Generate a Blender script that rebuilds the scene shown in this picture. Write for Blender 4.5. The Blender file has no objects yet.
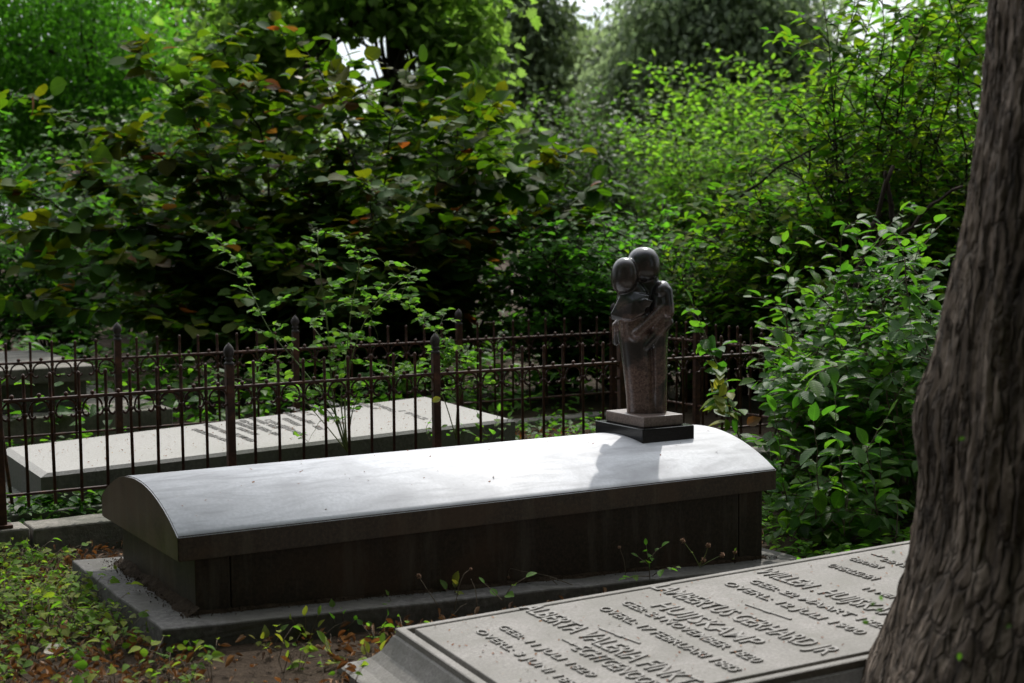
import bpy, bmesh, math, random
import numpy as np
from mathutils import Vector, Matrix, noise
R = math.radians
random.seed(7)
rng = np.random.default_rng(11)
scene = bpy.context.scene
COL = scene.collection
H = 1.2                                   # camera height above the ground

# ------------------------------------------------------------------ camera
cd = bpy.data.cameras.new('camera')
cam = bpy.data.objects.new('camera', cd); COL.objects.link(cam)
cd.sensor_width = 36; cd.lens = 1503.58 * 36 / 1024
cd.clip_end = 600; cd.clip_start = 0.05
cam.matrix_world = Matrix.Translation((0, 0, H)) @ Matrix.Rotation(math.pi/2 - 0.0756, 4, 'X') @ Matrix.Rotation(-0.0091, 4, 'Z')
cd.dof.use_dof = True; cd.dof.focus_distance = 5.35; cd.dof.aperture_fstop = 4.0
scene.camera = cam

# ------------------------------------------------------------------ light
SUN_EL, SUN_AZ = 49.0, 11.0               # azimuth clockwise from +Y
w = bpy.data.worlds.new('World'); scene.world = w; w.use_nodes = True
nt = w.node_tree; N = nt.nodes; Lk = nt.links
bg = N['Background']
sky = N.new('ShaderNodeTexSky'); sky.sky_type = 'NISHITA'; sky.sun_disc = False
sky.sun_elevation = R(SUN_EL); sky.sun_rotation = R(SUN_AZ)
tc = N.new('ShaderNodeTexCoord'); mp = N.new('ShaderNodeMapping'); mp.inputs['Scale'].default_value = (1, 1, 2.2)
cn = N.new('ShaderNodeTexNoise'); cn.inputs['Scale'].default_value = 2.6; cn.inputs['Detail'].default_value = 7
cr = N.new('ShaderNodeValToRGB'); cr.color_ramp.elements[0].position = 0.28; cr.color_ramp.elements[1].position = 0.46
mx = N.new('ShaderNodeMix'); mx.data_type = 'RGBA'
mx.inputs[7].default_value = (10.5, 10.9, 11.3, 1)
sx = N.new('ShaderNodeSeparateXYZ'); el = N.new('ShaderNodeMapRange'); el.inputs[1].default_value = -.25; el.inputs[2].default_value = .25; el.inputs[3].default_value = .35; el.inputs[4].default_value = 1.0
ml = N.new('ShaderNodeMath'); ml.operation = 'MULTIPLY'
Lk.new(tc.outputs['Generated'], sx.inputs[0]); Lk.new(sx.outputs['Y'], el.inputs[0])
Lk.new(tc.outputs['Generated'], mp.inputs['Vector']); Lk.new(mp.outputs[0], cn.inputs['Vector'])
Lk.new(cn.outputs['Fac'], cr.inputs['Fac']); Lk.new(cr.outputs['Color'], ml.inputs[0]); Lk.new(el.outputs[0], ml.inputs[1]); Lk.new(ml.outputs[0], mx.inputs[0])
Lk.new(sky.outputs[0], mx.inputs[6]); Lk.new(mx.outputs[2], bg.inputs['Color'])
# unseen sky glow added high up, left of the sun, to whiten the lid
dp = N.new('ShaderNodeVectorMath'); dp.operation = 'DOT_PRODUCT'
dp.inputs[1].default_value = (math.sin(R(-8))*math.cos(R(60)), math.cos(R(-8))*math.cos(R(60)), math.sin(R(60)))
gm = N.new('ShaderNodeMapRange'); gm.interpolation_type = 'SMOOTHSTEP'; gm.inputs[1].default_value = .40; gm.inputs[2].default_value = .98; gm.inputs[3].default_value = .72; gm.inputs[4].default_value = 4.0
vm = N.new('ShaderNodeVectorMath'); vm.operation = 'SCALE'
Lk.new(tc.outputs['Generated'], dp.inputs[0]); Lk.new(dp.outputs['Value'], gm.inputs[0])
Lk.new(mx.outputs[2], vm.inputs[0]); Lk.new(gm.outputs[0], vm.inputs['Scale']); Lk.new(vm.outputs[0], bg.inputs['Color'])
bg.inputs['Strength'].default_value = 0.074
sd = bpy.data.lights.new('sun', 'SUN'); sd.energy = 3.7; sd.angle = R(0.8); sd.color = (1.0, 0.965, 0.90)
sun = bpy.data.objects.new('sun', sd); COL.objects.link(sun)
_dir = Vector((math.sin(R(SUN_AZ))*math.cos(R(SUN_EL)), math.cos(R(SUN_AZ))*math.cos(R(SUN_EL)), math.sin(R(SUN_EL))))
sun.rotation_euler = _dir.to_track_quat('Z', 'Y').to_euler()
sun.location = _dir * 40
vs = scene.view_settings
vs.view_transform = 'Standard'; vs.look = 'None'; vs.exposure = 0.0; vs.gamma = 1.0
cy = scene.cycles
cy.max_bounces = 7; cy.diffuse_bounces = 3; cy.glossy_bounces = 3; cy.transmission_bounces = 5; cy.transparent_max_bounces = 6
cy.use_denoising = True; cy.sample_clamp_indirect = 6; cy.caustics_reflective = False; cy.caustics_refractive = False

# ------------------------------------------------------------------ helpers
TH = 0.5248
EX = np.array([math.cos(TH), math.sin(TH)]); EY = np.array([-math.sin(TH), math.cos(TH)])
OX = np.array([-0.9597, 4.2399])
def W(a, b, z):                            # grave-row coordinates (along, across, height below eye) -> world
    v = OX + a*EX + b*EY
    return (v[0], v[1], z + H)
def sc(px, py, d):                         # a point of the place seen at px,py and d metres ahead (used to lay plants out)
    return np.array([(px-512)/1503.6*d, d, H + (228-py)/1503.6*d])

def tag(o, label=None, cat=None, group=None, kind=None):
    if label: o['label'] = label
    if cat: o['category'] = cat
    if group: o['group'] = group
    if kind: o['kind'] = kind
    return o
def empty(name, loc=(0,0,0), rz=0.0):
    o = bpy.data.objects.new(name, None); COL.objects.link(o)
    o.location = loc; o.rotation_euler = (0, 0, rz); o.empty_display_size = 0.1
    return o
def link(name, me, mat=None, parent=None, loc=None, smooth=False):
    if mat: me.materials.append(mat)
    if smooth: me.polygons.foreach_set('use_smooth', [True]*len(me.polygons))
    o = bpy.data.objects.new(name, me); COL.objects.link(o)
    if parent: o.parent = parent
    if loc is not None: o.location = loc
    return o
def pymesh(name, v, f):
    me = bpy.data.meshes.new(name); me.from_pydata([tuple(x) for x in v], [], f); me.update(); return me
def npmesh(name, V, F):                     # V (n,3)  F (m,3) triangles
    me = bpy.data.meshes.new(name)
    V = np.ascontiguousarray(V, dtype=np.float32); F = np.ascontiguousarray(F, dtype=np.int32)
    me.vertices.add(len(V)); me.vertices.foreach_set('co', V.ravel())
    me.loops.add(F.size); me.loops.foreach_set('vertex_index', F.ravel())
    me.polygons.add(len(F)); me.polygons.foreach_set('loop_start', np.arange(0, F.size, 3, dtype=np.int32))
    me.polygons.foreach_set('loop_total', np.full(len(F), 3, dtype=np.int32))
    me.update(calc_edges=True); return me
def bm_mesh(name, bm):
    me = bpy.data.meshes.new(name); bmesh.ops.recalc_face_normals(bm, faces=bm.faces[:]); bm.to_mesh(me); bm.free(); return me
def box_bm(bm, x0, x1, y0, y1, z0, z1, M=None):
    vs_ = [bm.verts.new((x, y, z)) for z in (z0, z1) for x, y in ((x0,y0),(x1,y0),(x1,y1),(x0,y1))]
    if M is not None:
        for v in vs_: v.co = M @ v.co
    for f in ((0,3,2,1),(4,5,6,7),(0,1,5,4),(1,2,6,5),(2,3,7,6),(3,0,4,7)): bm.faces.new([vs_[i] for i in f])
def bevel(bm, w_, seg=2, ang=30):
    bmesh.ops.recalc_face_normals(bm, faces=bm.faces[:])
    es = [e for e in bm.edges if len(e.link_faces) == 2 and e.calc_face_angle(0) > R(ang)]
    bmesh.ops.bevel(bm, geom=es, offset=w_, segments=seg, affect='EDGES', profile=0.5)
def hexa(name, c8, bev=0.004, sub=0, rough=0.0, seed=0):
    """solid between four lower and four upper corners"""
    bm = bmesh.new(); vs_ = [bm.verts.new(c) for c in c8]
    for f in ((0,3,2,1),(4,5,6,7),(0,1,5,4),(1,2,6,5),(2,3,7,6),(3,0,4,7)): bm.faces.new([vs_[i] for i in f])
    bevel(bm, bev)
    if sub:
        bmesh.ops.subdivide_edges(bm, edges=[e for e in bm.edges if e.calc_length() > .15], cuts=sub, use_grid_fill=True)
        for v in bm.verts: v.co += rough*noise.noise_vector(v.co*6 + Vector((seed,0,0)))
    return bm_mesh(name, bm)
def tubes(name, lines, rads, n=6):
    """lines: list of (k,3) arrays, rads: list of (k,) arrays -> one mesh"""
    Vs, Fs, off = [], [], 0
    ang = np.linspace(0, 2*np.pi, n, endpoint=False); ca, sa = np.cos(ang), np.sin(ang)
    for P, r in zip(lines, rads):
        P = np.asarray(P, float); k = len(P)
        if k < 2: continue
        r = np.broadcast_to(np.asarray(r, float), (k,))
        T = np.gradient(P, axis=0); T /= np.linalg.norm(T, axis=1, keepdims=True) + 1e-9
        ref = np.array([0, 0, 1.0]) if abs(T[:, 2]).mean() < 0.8 else np.array([1.0, 0, 0])
        A = np.cross(T, ref); A /= np.linalg.norm(A, axis=1, keepdims=True) + 1e-9
        B = np.cross(T, A)
        V = P[:, None, :] + r[:, None, None]*(A[:, None, :]*ca[None, :, None] + B[:, None, :]*sa[None, :, None])
        Vs.append(V.reshape(-1, 3))
        i = np.arange(k-1)[:, None]; j = np.arange(n)[None, :]; j2 = (j+1) % n
        a, b, c, d = off+i*n+j, off+i*n+j2, off+(i+1)*n+j2, off+(i+1)*n+j
        Fs.append(np.stack([np.stack([a, b, c], -1), np.stack([a, c, d], -1)], 2).reshape(-1, 3))
        cap = [[off+(k-1)*n, off+(k-1)*n+m, off+(k-1)*n+m+1] for m in range(1, n-1)] + [[off, off+m+1, off+m] for m in range(1, n-1)]
        Fs.append(np.array(cap)); off += k*n
    me = npmesh(name, np.concatenate(Vs), np.concatenate(Fs))
    me.polygons.foreach_set('use_smooth', [True]*len(me.polygons)); return me

# leaf templates: stations along the blade (t, half width), fold depth, tip droop
def leaf_template(st, fold=0.12, curl=0.15):
    V = [(0, 0, 0)]
    for t, h in st: V += [(t, -h, fold*h*2 - curl*t*t), (t, 0, -curl*t*t), (t, h, fold*h*2 - curl*t*t)]
    V.append((1, 0, -curl)); n = len(st); F = [(0, 2, 1), (0, 3, 2)]
    for i in range(n-1):
        a, b = 1+3*i, 4+3*i
        F += [(a, a+1, b+1), (a, b+1, b), (a+1, a+2, b+2), (a+1, b+2, b+1)]
    a = 1+3*(n-1); e = len(V)-1; F += [(a, a+1, e), (a+1, a+2, e)]
    return np.array(V, float), np.array(F)
ROUND = leaf_template([(.03,.16),(.10,.33),(.24,.43),(.42,.47),(.60,.46),(.74,.38),(.80,.37),(.88,.20),(.94,.12)], .14, .22)
OVAL = leaf_template([(.12,.16),(.35,.29),(.6,.30),(.82,.18)], .16, .18)
OVATE = leaf_template([(.08,.17),(.28,.32),(.55,.27),(.8,.13)], .16, .22)
SMALL = leaf_template([(.25,.24),(.65,.25)], .18, .12)
KITE = (np.array([(0,0,0),(.45,-.3,.06),(.5,0,-.03),(.45,.3,.06),(1,0,-.12)], float), np.array([(0,2,1),(0,3,2),(1,2,4),(2,3,4)]))
NARROW = (np.array([(0,0,0),(.45,-.09,.02),(.45,.09,.02),(1,0,-.15)], float), np.array([(0,2,1),(1,2,3)]))
LOBED = leaf_template([(.05,.12),(.16,.42),(.27,.26),(.42,.46),(.55,.24),(.72,.30),(.86,.12)], .12, .15)
def leaves(name, T, P, D, Nn, S):
    """P origins, D pointing, Nn blade normals, S lengths"""
    V0, F0 = T; P = np.asarray(P); n = len(P)
    D = D/(np.linalg.norm(D, axis=1, keepdims=True)+1e-9)
    B = np.cross(Nn, D); B /= np.linalg.norm(B, axis=1, keepdims=True)+1e-9
    C = np.cross(D, B)
    asp = rng.uniform(.85, 1.15, n)
    V = P[:, None] + S[:, None, None]*(V0[None, :, 0:1]*D[:, None] + V0[None, :, 1:2]*B[:, None]*asp[:, None, None] + V0[None, :, 2:3]*C[:, None]*rng.uniform(.3, 1.7, n)[:, None, None])
    F = F0[None] + (np.arange(n)*len(V0))[:, None, None]
    me = npmesh(name, V.reshape(-1, 3), F.reshape(-1, 3))
    at_ = me.attributes.new('blade', 'FLOAT_VECTOR', 'POINT')
    at_.data.foreach_set('vector', np.ascontiguousarray(np.tile(np.column_stack([V0[:, 0], V0[:, 1], V0[:, 1]*0]), (n, 1)), dtype=np.float32).ravel())
    me.polygons.foreach_set('use_smooth', [True]*len(me.polygons)); return me
def unit(v): return v/(np.linalg.norm(v, axis=-1, keepdims=True)+1e-9)

# ------------------------------------------------------------------ materials
def mat(name):
    m = bpy.data.materials.new(name); m.use_nodes = True
    return m, m.node_tree.nodes, m.node_tree.links, m.node_tree.nodes['Principled BSDF']
def ramp(N, stops, interp='LINEAR'):
    r = N.new('ShaderNodeValToRGB'); e = r.color_ramp.elements; r.color_ramp.interpolation = interp
    while len(e) < len(stops): e.new(0.5)
    for k, (p, c) in enumerate(stops): e[k].position = p; e[k].color = (*c, 1)
    return r
def leaf_mat(name, cols, trans=0.45, rough=0.5, spec=0.15, tint=(1.0, 1.25, 0.45), tgain=1.6):
    m, N, L, P = mat(name)
    g = N.new('ShaderNodeNewGeometry')
    k = len(cols); r = ramp(N, [((i+.5)/k if k > 1 else .5, c) for i, c in enumerate(cols)])
    L.new(g.outputs['Random Per Island'], r.inputs['Fac'])
    nz = N.new('ShaderNodeTexNoise'); nz.inputs['Scale'].default_value = 60; nz.inputs['Detail'].default_value = 3
    hv = N.new('ShaderNodeHueSaturation'); mr = N.new('ShaderNodeMapRange')
    mr.inputs[3].default_value = 0.75; mr.inputs[4].default_value = 1.25
    L.new(nz.outputs['Fac'], mr.inputs[0]); L.new(mr.outputs[0], hv.inputs['Value']); L.new(r.outputs[0], hv.inputs['Color'])
    # veins: pale midrib and side veins from the blade coordinates
    ba = N.new('ShaderNodeAttribute'); ba.attribute_name = 'blade'; xs = N.new('ShaderNodeSeparateXYZ'); L.new(ba.outputs['Vector'], xs.inputs[0])
    def mth(op, a, b=None):
        q = N.new('ShaderNodeMath'); q.operation = op
        for i, x in enumerate((a, b)):
            if x is None: continue
            if isinstance(x, (int, float)): q.inputs[i].default_value = x
            else: L.new(x, q.inputs[i])
        return q.outputs[0]
    aw = mth('ABSOLUTE', xs.outputs['Y']); ph = mth('SUBTRACT', xs.outputs['X'], mth('MULTIPLY', aw, .75))
    side = mth('POWER', mth('ABSOLUTE', mth('COSINE', mth('MULTIPLY', ph, 25.0))), 10.0)
    rib = mth('LESS_THAN', aw, .018); vein = mth('MAXIMUM', mth('MULTIPLY', side, .6), rib)
    vm = N.new('ShaderNodeMix'); vm.data_type = 'RGBA'; vm.blend_type = 'MULTIPLY'; vm.inputs[7].default_value = (1.5, 1.4, 1.3, 1)
    L.new(mth('MULTIPLY', vein, .8), vm.inputs[0]); L.new(hv.outputs[0], vm.inputs[6]); hv = vm
    class _O: outputs = [vm.outputs[2]]
    hv = _O
    bp = N.new('ShaderNodeBump'); bp.inputs['Strength'].default_value = .35; bp.inputs['Distance'].default_value = .003; bp.invert = True
    L.new(vein, bp.inputs['Height']); L.new(bp.outputs[0], P.inputs['Normal'])
    L.new(hv.outputs[0], P.inputs['Base Color']); P.inputs['Roughness'].default_value = rough
    P.inputs['Specular IOR Level'].default_value = spec
    t = N.new('ShaderNodeBsdfTranslucent'); mu = N.new('ShaderNodeMix'); mu.data_type = 'RGBA'; mu.blend_type = 'MULTIPLY'; mu.inputs[0].default_value = 1
    mu.inputs[7].default_value = (*[x*tgain for x in tint], 1)
    L.new(hv.outputs[0], mu.inputs[6]); L.new(mu.outputs[2], t.inputs['Color'])
    ms = N.new('ShaderNodeMixShader'); ms.inputs[0].default_value = trans
    L.new(P.outputs[0], ms.inputs[1]); L.new(t.outputs[0], ms.inputs[2]); L.new(ms.outputs[0], N['Material Output'].inputs['Surface'])
    return m
def stone_mat(name, cols, scale=60, rough=0.75, bump=0.15, blotch=None, spec=0.5, bscale=3.0, specks=None, brough=None):
    m, N, L, P = mat(name)
    tc = N.new('ShaderNodeTexCoord')
    n1 = N.new('ShaderNodeTexNoise'); n1.inputs['Scale'].default_value = scale; n1.inputs['Detail'].default_value = 6; n1.inputs['Roughness'].default_value = .7
    L.new(tc.outputs['Object'], n1.inputs['Vector'])
    r = ramp(N, [(.32+.36*i/(len(cols)-1), c) for i, c in enumerate(cols)]); L.new(n1.outputs['Fac'], r.inputs['Fac'])
    out = r.outputs[0]
    n2 = N.new('ShaderNodeTexNoise'); n2.inputs['Scale'].default_value = bscale; n2.inputs['Detail'].default_value = 5; n2.inputs['Distortion'].default_value = .6
    L.new(tc.outputs['Object'], n2.inputs['Vector'])
    if blotch:
        c, amt, lo, hi = blotch
        mr = N.new('ShaderNodeMapRange'); mr.inputs[1].default_value = lo; mr.inputs[2].default_value = hi; mr.inputs[4].default_value = amt
        L.new(n2.outputs['Fac'], mr.inputs[0])
        mx = N.new('ShaderNodeMix'); mx.data_type = 'RGBA'; mx.inputs[7].default_value = (*c, 1)
        L.new(mr.outputs[0], mx.inputs[0]); L.new(out, mx.inputs[6]); out = mx.outputs[2]
    if specks:
        c, sc_, th_ = specks
        v = N.new('ShaderNodeTexVoronoi'); v.inputs['Scale'].default_value = sc_; L.new(tc.outputs['Object'], v.inputs['Vector'])
        lt = N.new('ShaderNodeMath'); lt.operation = 'LESS_THAN'; lt.inputs[1].default_value = th_; L.new(v.outputs['Distance'], lt.inputs[0])
        mx = N.new('ShaderNodeMix'); mx.data_type = 'RGBA'; mx.inputs[7].default_value = (*c, 1)
        L.new(lt.outputs[0], mx.inputs[0]); L.new(out, mx.inputs[6]); out = mx.outputs[2]
    L.new(out, P.inputs['Base Color']); P.inputs['Roughness'].default_value = rough; P.inputs['Specular IOR Level'].default_value = spec
    if brough:
        mr = N.new('ShaderNodeMapRange'); mr.inputs[1].default_value = .35; mr.inputs[2].default_value = .65
        mr.inputs[3].default_value = brough[0]; mr.inputs[4].default_value = brough[1]
        L.new(n2.outputs['Fac'], mr.inputs[0]); L.new(mr.outputs[0], P.inputs['Roughness'])
    b = N.new('ShaderNodeBump'); b.inputs['Strength'].default_value = bump; b.inputs['Distance'].default_value = .01
    L.new(n1.outputs['Fac'], b.inputs['Height']); L.new(b.outputs[0], P.inputs['Normal'])
    return m

M = {}
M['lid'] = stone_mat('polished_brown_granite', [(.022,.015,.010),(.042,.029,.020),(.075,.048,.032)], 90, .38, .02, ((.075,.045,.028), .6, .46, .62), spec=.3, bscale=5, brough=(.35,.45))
M['lidtop'] = stone_mat('sheen_lid_top', [(.41,.41,.43),(.47,.47,.495),(.53,.53,.55)], 90, .6, .004, ((.34,.335,.35), .6, .42, .62), spec=.5, bscale=5, brough=(.60,.68))  # same granite made pale: the bright sheen of the top put into its colour
def _streaks(m, col, amt):
    N, L = m.node_tree.nodes, m.node_tree.links; P = N['Principled BSDF']
    tc = N.new('ShaderNodeTexCoord'); mp = N.new('ShaderNodeMapping'); mp.inputs['Scale'].default_value = (16, 16, 2.2)
    nz = N.new('ShaderNodeTexNoise'); nz.inputs['Scale'].default_value = 1; nz.inputs['Detail'].default_value = 7; nz.inputs['Roughness'].default_value = .7
    L.new(tc.outputs['Object'], mp.inputs[0]); L.new(mp.outputs[0], nz.inputs['Vector'])
    mr = N.new('ShaderNodeMapRange'); mr.inputs[1].default_value = .5; mr.inputs[2].default_value = .72; mr.inputs[4].default_value = amt; L.new(nz.outputs['Fac'], mr.inputs[0])
    mx = N.new('ShaderNodeMix'); mx.data_type = 'RGBA'; mx.inputs[7].default_value = (*col, 1)
    old = P.inputs['Base Color'].links[0].from_socket; L.new(mr.outputs[0], mx.inputs[0]); L.new(old, mx.inputs[6]); L.new(mx.outputs[2], P.inputs['Base Color'])
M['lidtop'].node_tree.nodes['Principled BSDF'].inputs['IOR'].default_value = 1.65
M['chest'] = stone_mat('dark_brown_granite', [(.010,.007,.005),(.022,.015,.010),(.042,.026,.016)], 80, .5, .05, ((.055,.030,.017), .55, .5, .68), bscale=3.2, spec=.22)
M['plinthstone'] = stone_mat('weathered_plinth_stone', [(.035,.031,.028),(.07,.063,.057),(.125,.115,.108)], 50, .85, .35, ((.05,.045,.035), .7, .45, .62), bscale=6)
M['slab'] = stone_mat('grey_granite', [(.125,.112,.102),(.198,.18,.165),(.27,.25,.23)], 110, .8, .25, ((.12,.112,.095), .65, .42, .66), bscale=4.5, specks=((.16,.13,.11), 260, .16))
M['slabside'] = stone_mat('shaded_granite_flank', [(.045,.045,.036),(.075,.073,.06),(.115,.11,.095)], 70, .85, .3, ((.08,.085,.06), .6, .42, .62), bscale=4)  # darker than the tops: shade of the upright faces put into the colour
M['paleslab'] = stone_mat('pale_granite', [(.185,.175,.16),(.265,.25,.23),(.335,.32,.295)], 130, .8, .2, ((.24,.23,.205), .5, .45, .68), bscale=3, specks=((.25,.2,.16), 200, .16))
M['letters'] = stone_mat('raised_letter_stone', [(.15,.137,.123),(.215,.20,.185),(.27,.255,.235)], 110, .85, .1)
M['inset'] = stone_mat('weathered_lettering', [(.12,.11,.10),(.17,.16,.15),(.23,.215,.2)], 90, .9, .3)
M['kerb'] = stone_mat('kerb_stone', [(.10,.09,.075),(.17,.15,.125),(.24,.215,.185)], 45, .9, .5, ((.06,.06,.04), .7, .42, .62), bscale=5)
M['statue'] = stone_mat('reddish_black_granite', [(.035,.022,.019),(.105,.064,.053),(.19,.125,.105)], 120, .22, .02, ((.018,.017,.017), .92, .48, .56), spec=.6, bscale=7)
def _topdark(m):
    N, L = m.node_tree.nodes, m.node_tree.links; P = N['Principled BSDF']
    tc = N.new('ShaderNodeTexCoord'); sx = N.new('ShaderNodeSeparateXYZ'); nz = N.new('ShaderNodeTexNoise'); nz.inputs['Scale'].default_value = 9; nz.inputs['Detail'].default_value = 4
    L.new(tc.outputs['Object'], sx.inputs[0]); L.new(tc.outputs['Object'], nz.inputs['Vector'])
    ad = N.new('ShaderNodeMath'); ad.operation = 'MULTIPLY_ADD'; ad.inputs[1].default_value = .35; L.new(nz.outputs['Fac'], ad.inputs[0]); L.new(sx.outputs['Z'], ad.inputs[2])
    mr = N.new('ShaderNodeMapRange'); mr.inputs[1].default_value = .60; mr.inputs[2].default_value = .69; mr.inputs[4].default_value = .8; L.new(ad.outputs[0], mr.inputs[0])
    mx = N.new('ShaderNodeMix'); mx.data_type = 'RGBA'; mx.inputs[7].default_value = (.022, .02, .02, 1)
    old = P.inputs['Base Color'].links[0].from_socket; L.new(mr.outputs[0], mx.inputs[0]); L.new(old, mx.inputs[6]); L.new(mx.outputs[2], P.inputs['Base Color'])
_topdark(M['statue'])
M['statueplinth'] = stone_mat('brown_granite_block', [(.07,.05,.045),(.15,.11,.095),(.23,.17,.15)], 140, .35, .03, spec=.5)
M['black'] = stone_mat('polished_black_granite', [(.005,.005,.005),(.009,.009,.0095),(.018,.018,.018)], 200, .2, .01, spec=.22)
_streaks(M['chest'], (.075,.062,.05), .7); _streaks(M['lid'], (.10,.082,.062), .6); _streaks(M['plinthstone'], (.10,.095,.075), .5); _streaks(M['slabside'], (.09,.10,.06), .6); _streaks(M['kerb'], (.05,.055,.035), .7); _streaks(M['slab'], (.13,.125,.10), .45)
def _mottle(m, col, amt):
    N, L = m.node_tree.nodes, m.node_tree.links; P = N['Principled BSDF']
    tc = N.new('ShaderNodeTexCoord'); mp = N.new('ShaderNodeMapping'); mp.inputs['Scale'].default_value = (3.0, 13, 6)
    nz = N.new('ShaderNodeTexNoise'); nz.inputs['Scale'].default_value = 1; nz.inputs['Detail'].default_value = 8; nz.inputs['Roughness'].default_value = .62; nz.inputs['Distortion'].default_value = 1.2
    L.new(tc.outputs['Object'], mp.inputs[0]); L.new(mp.outputs[0], nz.inputs['Vector'])
    mr = N.new('ShaderNodeMapRange'); mr.inputs[1].default_value = .46; mr.inputs[2].default_value = .70; mr.inputs[4].default_value = amt; L.new(nz.outputs['Fac'], mr.inputs[0])
    mx = N.new('ShaderNodeMix'); mx.data_type = 'RGBA'; mx.inputs[7].default_value = (*col, 1)
    old = P.inputs['Base Color'].links[0].from_socket; L.new(mr.outputs[0], mx.inputs[0]); L.new(old, mx.inputs[6]); L.new(mx.outputs[2], P.inputs['Base Color'])
_mottle(M['lidtop'], (.24,.235,.25), .75)  # streaky leaf reflections on the lid imitated by darker mottling in the colour
_mottle(M['slab'], (.12,.11,.09), .4)
def rust(name, cols):
    m, N, L, P = mat(name)
    tc = N.new('ShaderNodeTexCoord'); n = N.new('ShaderNodeTexNoise'); n.inputs['Scale'].default_value = 35; n.inputs['Detail'].default_value = 6
    L.new(tc.outputs['Object'], n.inputs['Vector'])
    r = ramp(N, [(.3, cols[0]), (.52, cols[1]), (.72, cols[2])]); L.new(n.outputs['Fac'], r.inputs['Fac'])
    L.new(r.outputs[0], P.inputs['Base Color']); P.inputs['Roughness'].default_value = .6; P.inputs['Specular IOR Level'].default_value = .25
    b = N.new('ShaderNodeBump'); b.inputs['Strength'].default_value = .3; b.inputs['Distance'].default_value = .003
    L.new(n.outputs['Fac'], b.inputs['Height']); L.new(b.outputs[0], P.inputs['Normal'])
    return m
M['iron'] = rust('rusty_brown_iron', [(.020,.009,.006),(.046,.019,.011),(.10,.040,.021)])
M['ironcap'] = rust('dark_cast_iron', [(.018,.015,.014),(.032,.026,.024),(.06,.045,.04)])
def soil():
    m, N, L, P = mat('dark_soil_with_litter')
    tc = N.new('ShaderNodeTexCoord')
    n = N.new('ShaderNodeTexNoise'); n.inputs['Scale'].default_value = 35; n.inputs['Detail'].default_value = 8; n.inputs['Roughness'].default_value = .75
    n2 = N.new('ShaderNodeTexNoise'); n2.inputs['Scale'].default_value = 3; n2.inputs['Detail'].default_value = 4
    L.new(tc.outputs['Object'], n.inputs['Vector']); L.new(tc.outputs['Object'], n2.inputs['Vector'])
    r = ramp(N, [(.3, (.022,.015,.010)), (.5, (.055,.038,.026)), (.7, (.13,.095,.065))]); L.new(n.outputs['Fac'], r.inputs['Fac'])
    mx = N.new('ShaderNodeMix'); mx.data_type = 'RGBA'; mx.inputs[7].default_value = (.05,.032,.018,1); L.new(n2.outputs['Fac'], mx.inputs[0]); L.new(r.outputs[0], mx.inputs[6])
    L.new(mx.outputs[2], P.inputs['Base Color']); P.inputs['Roughness'].default_value = .95; P.inputs['Specular IOR Level'].default_value = .15
    b = N.new('ShaderNodeBump'); b.inputs['Strength'].default_value = .9; b.inputs['Distance'].default_value = .03
    L.new(n.outputs['Fac'], b.inputs['Height']); L.new(b.outputs[0], P.inputs['Normal'])
    return m
M['soil'] = soil()
def bark(name, c0, c1, c2, sx=1.0):
    m, N, L, P = mat(name)
    tc = N.new('ShaderNodeTexCoord'); mp = N.new('ShaderNodeMapping'); mp.inputs['Scale'].default_value = (22*sx, 22*sx, 3.0)
    n = N.new('ShaderNodeTexNoise'); n.inputs['Scale'].default_value = 1; n.inputs['Detail'].default_value = 8; n.inputs['Roughness'].default_value = .65; n.inputs['Distortion'].default_value = .4
    L.new(tc.outputs['Object'], mp.inputs[0]); L.new(mp.outputs[0], n.inputs['Vector'])
    r = ramp(N, [(.32, c0), (.52, c1), (.7, c2)]); L.new(n.outputs['Fac'], r.inputs['Fac'])
    L.new(r.outputs[0], P.inputs['Base Color']); P.inputs['Roughness'].default_value = .9; P.inputs['Specular IOR Level'].default_value = .2
    b = N.new('ShaderNodeBump'); b.inputs['Strength'].default_value = 1.0; b.inputs['Distance'].default_value = .02
    L.new(n.outputs['Fac'], b.inputs['Height']); L.new(b.outputs[0], P.inputs['Normal'])
    return m
M['bark'] = bark('furrowed_bark', (.036,.026,.019), (.125,.093,.070), (.27,.212,.168))
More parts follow.
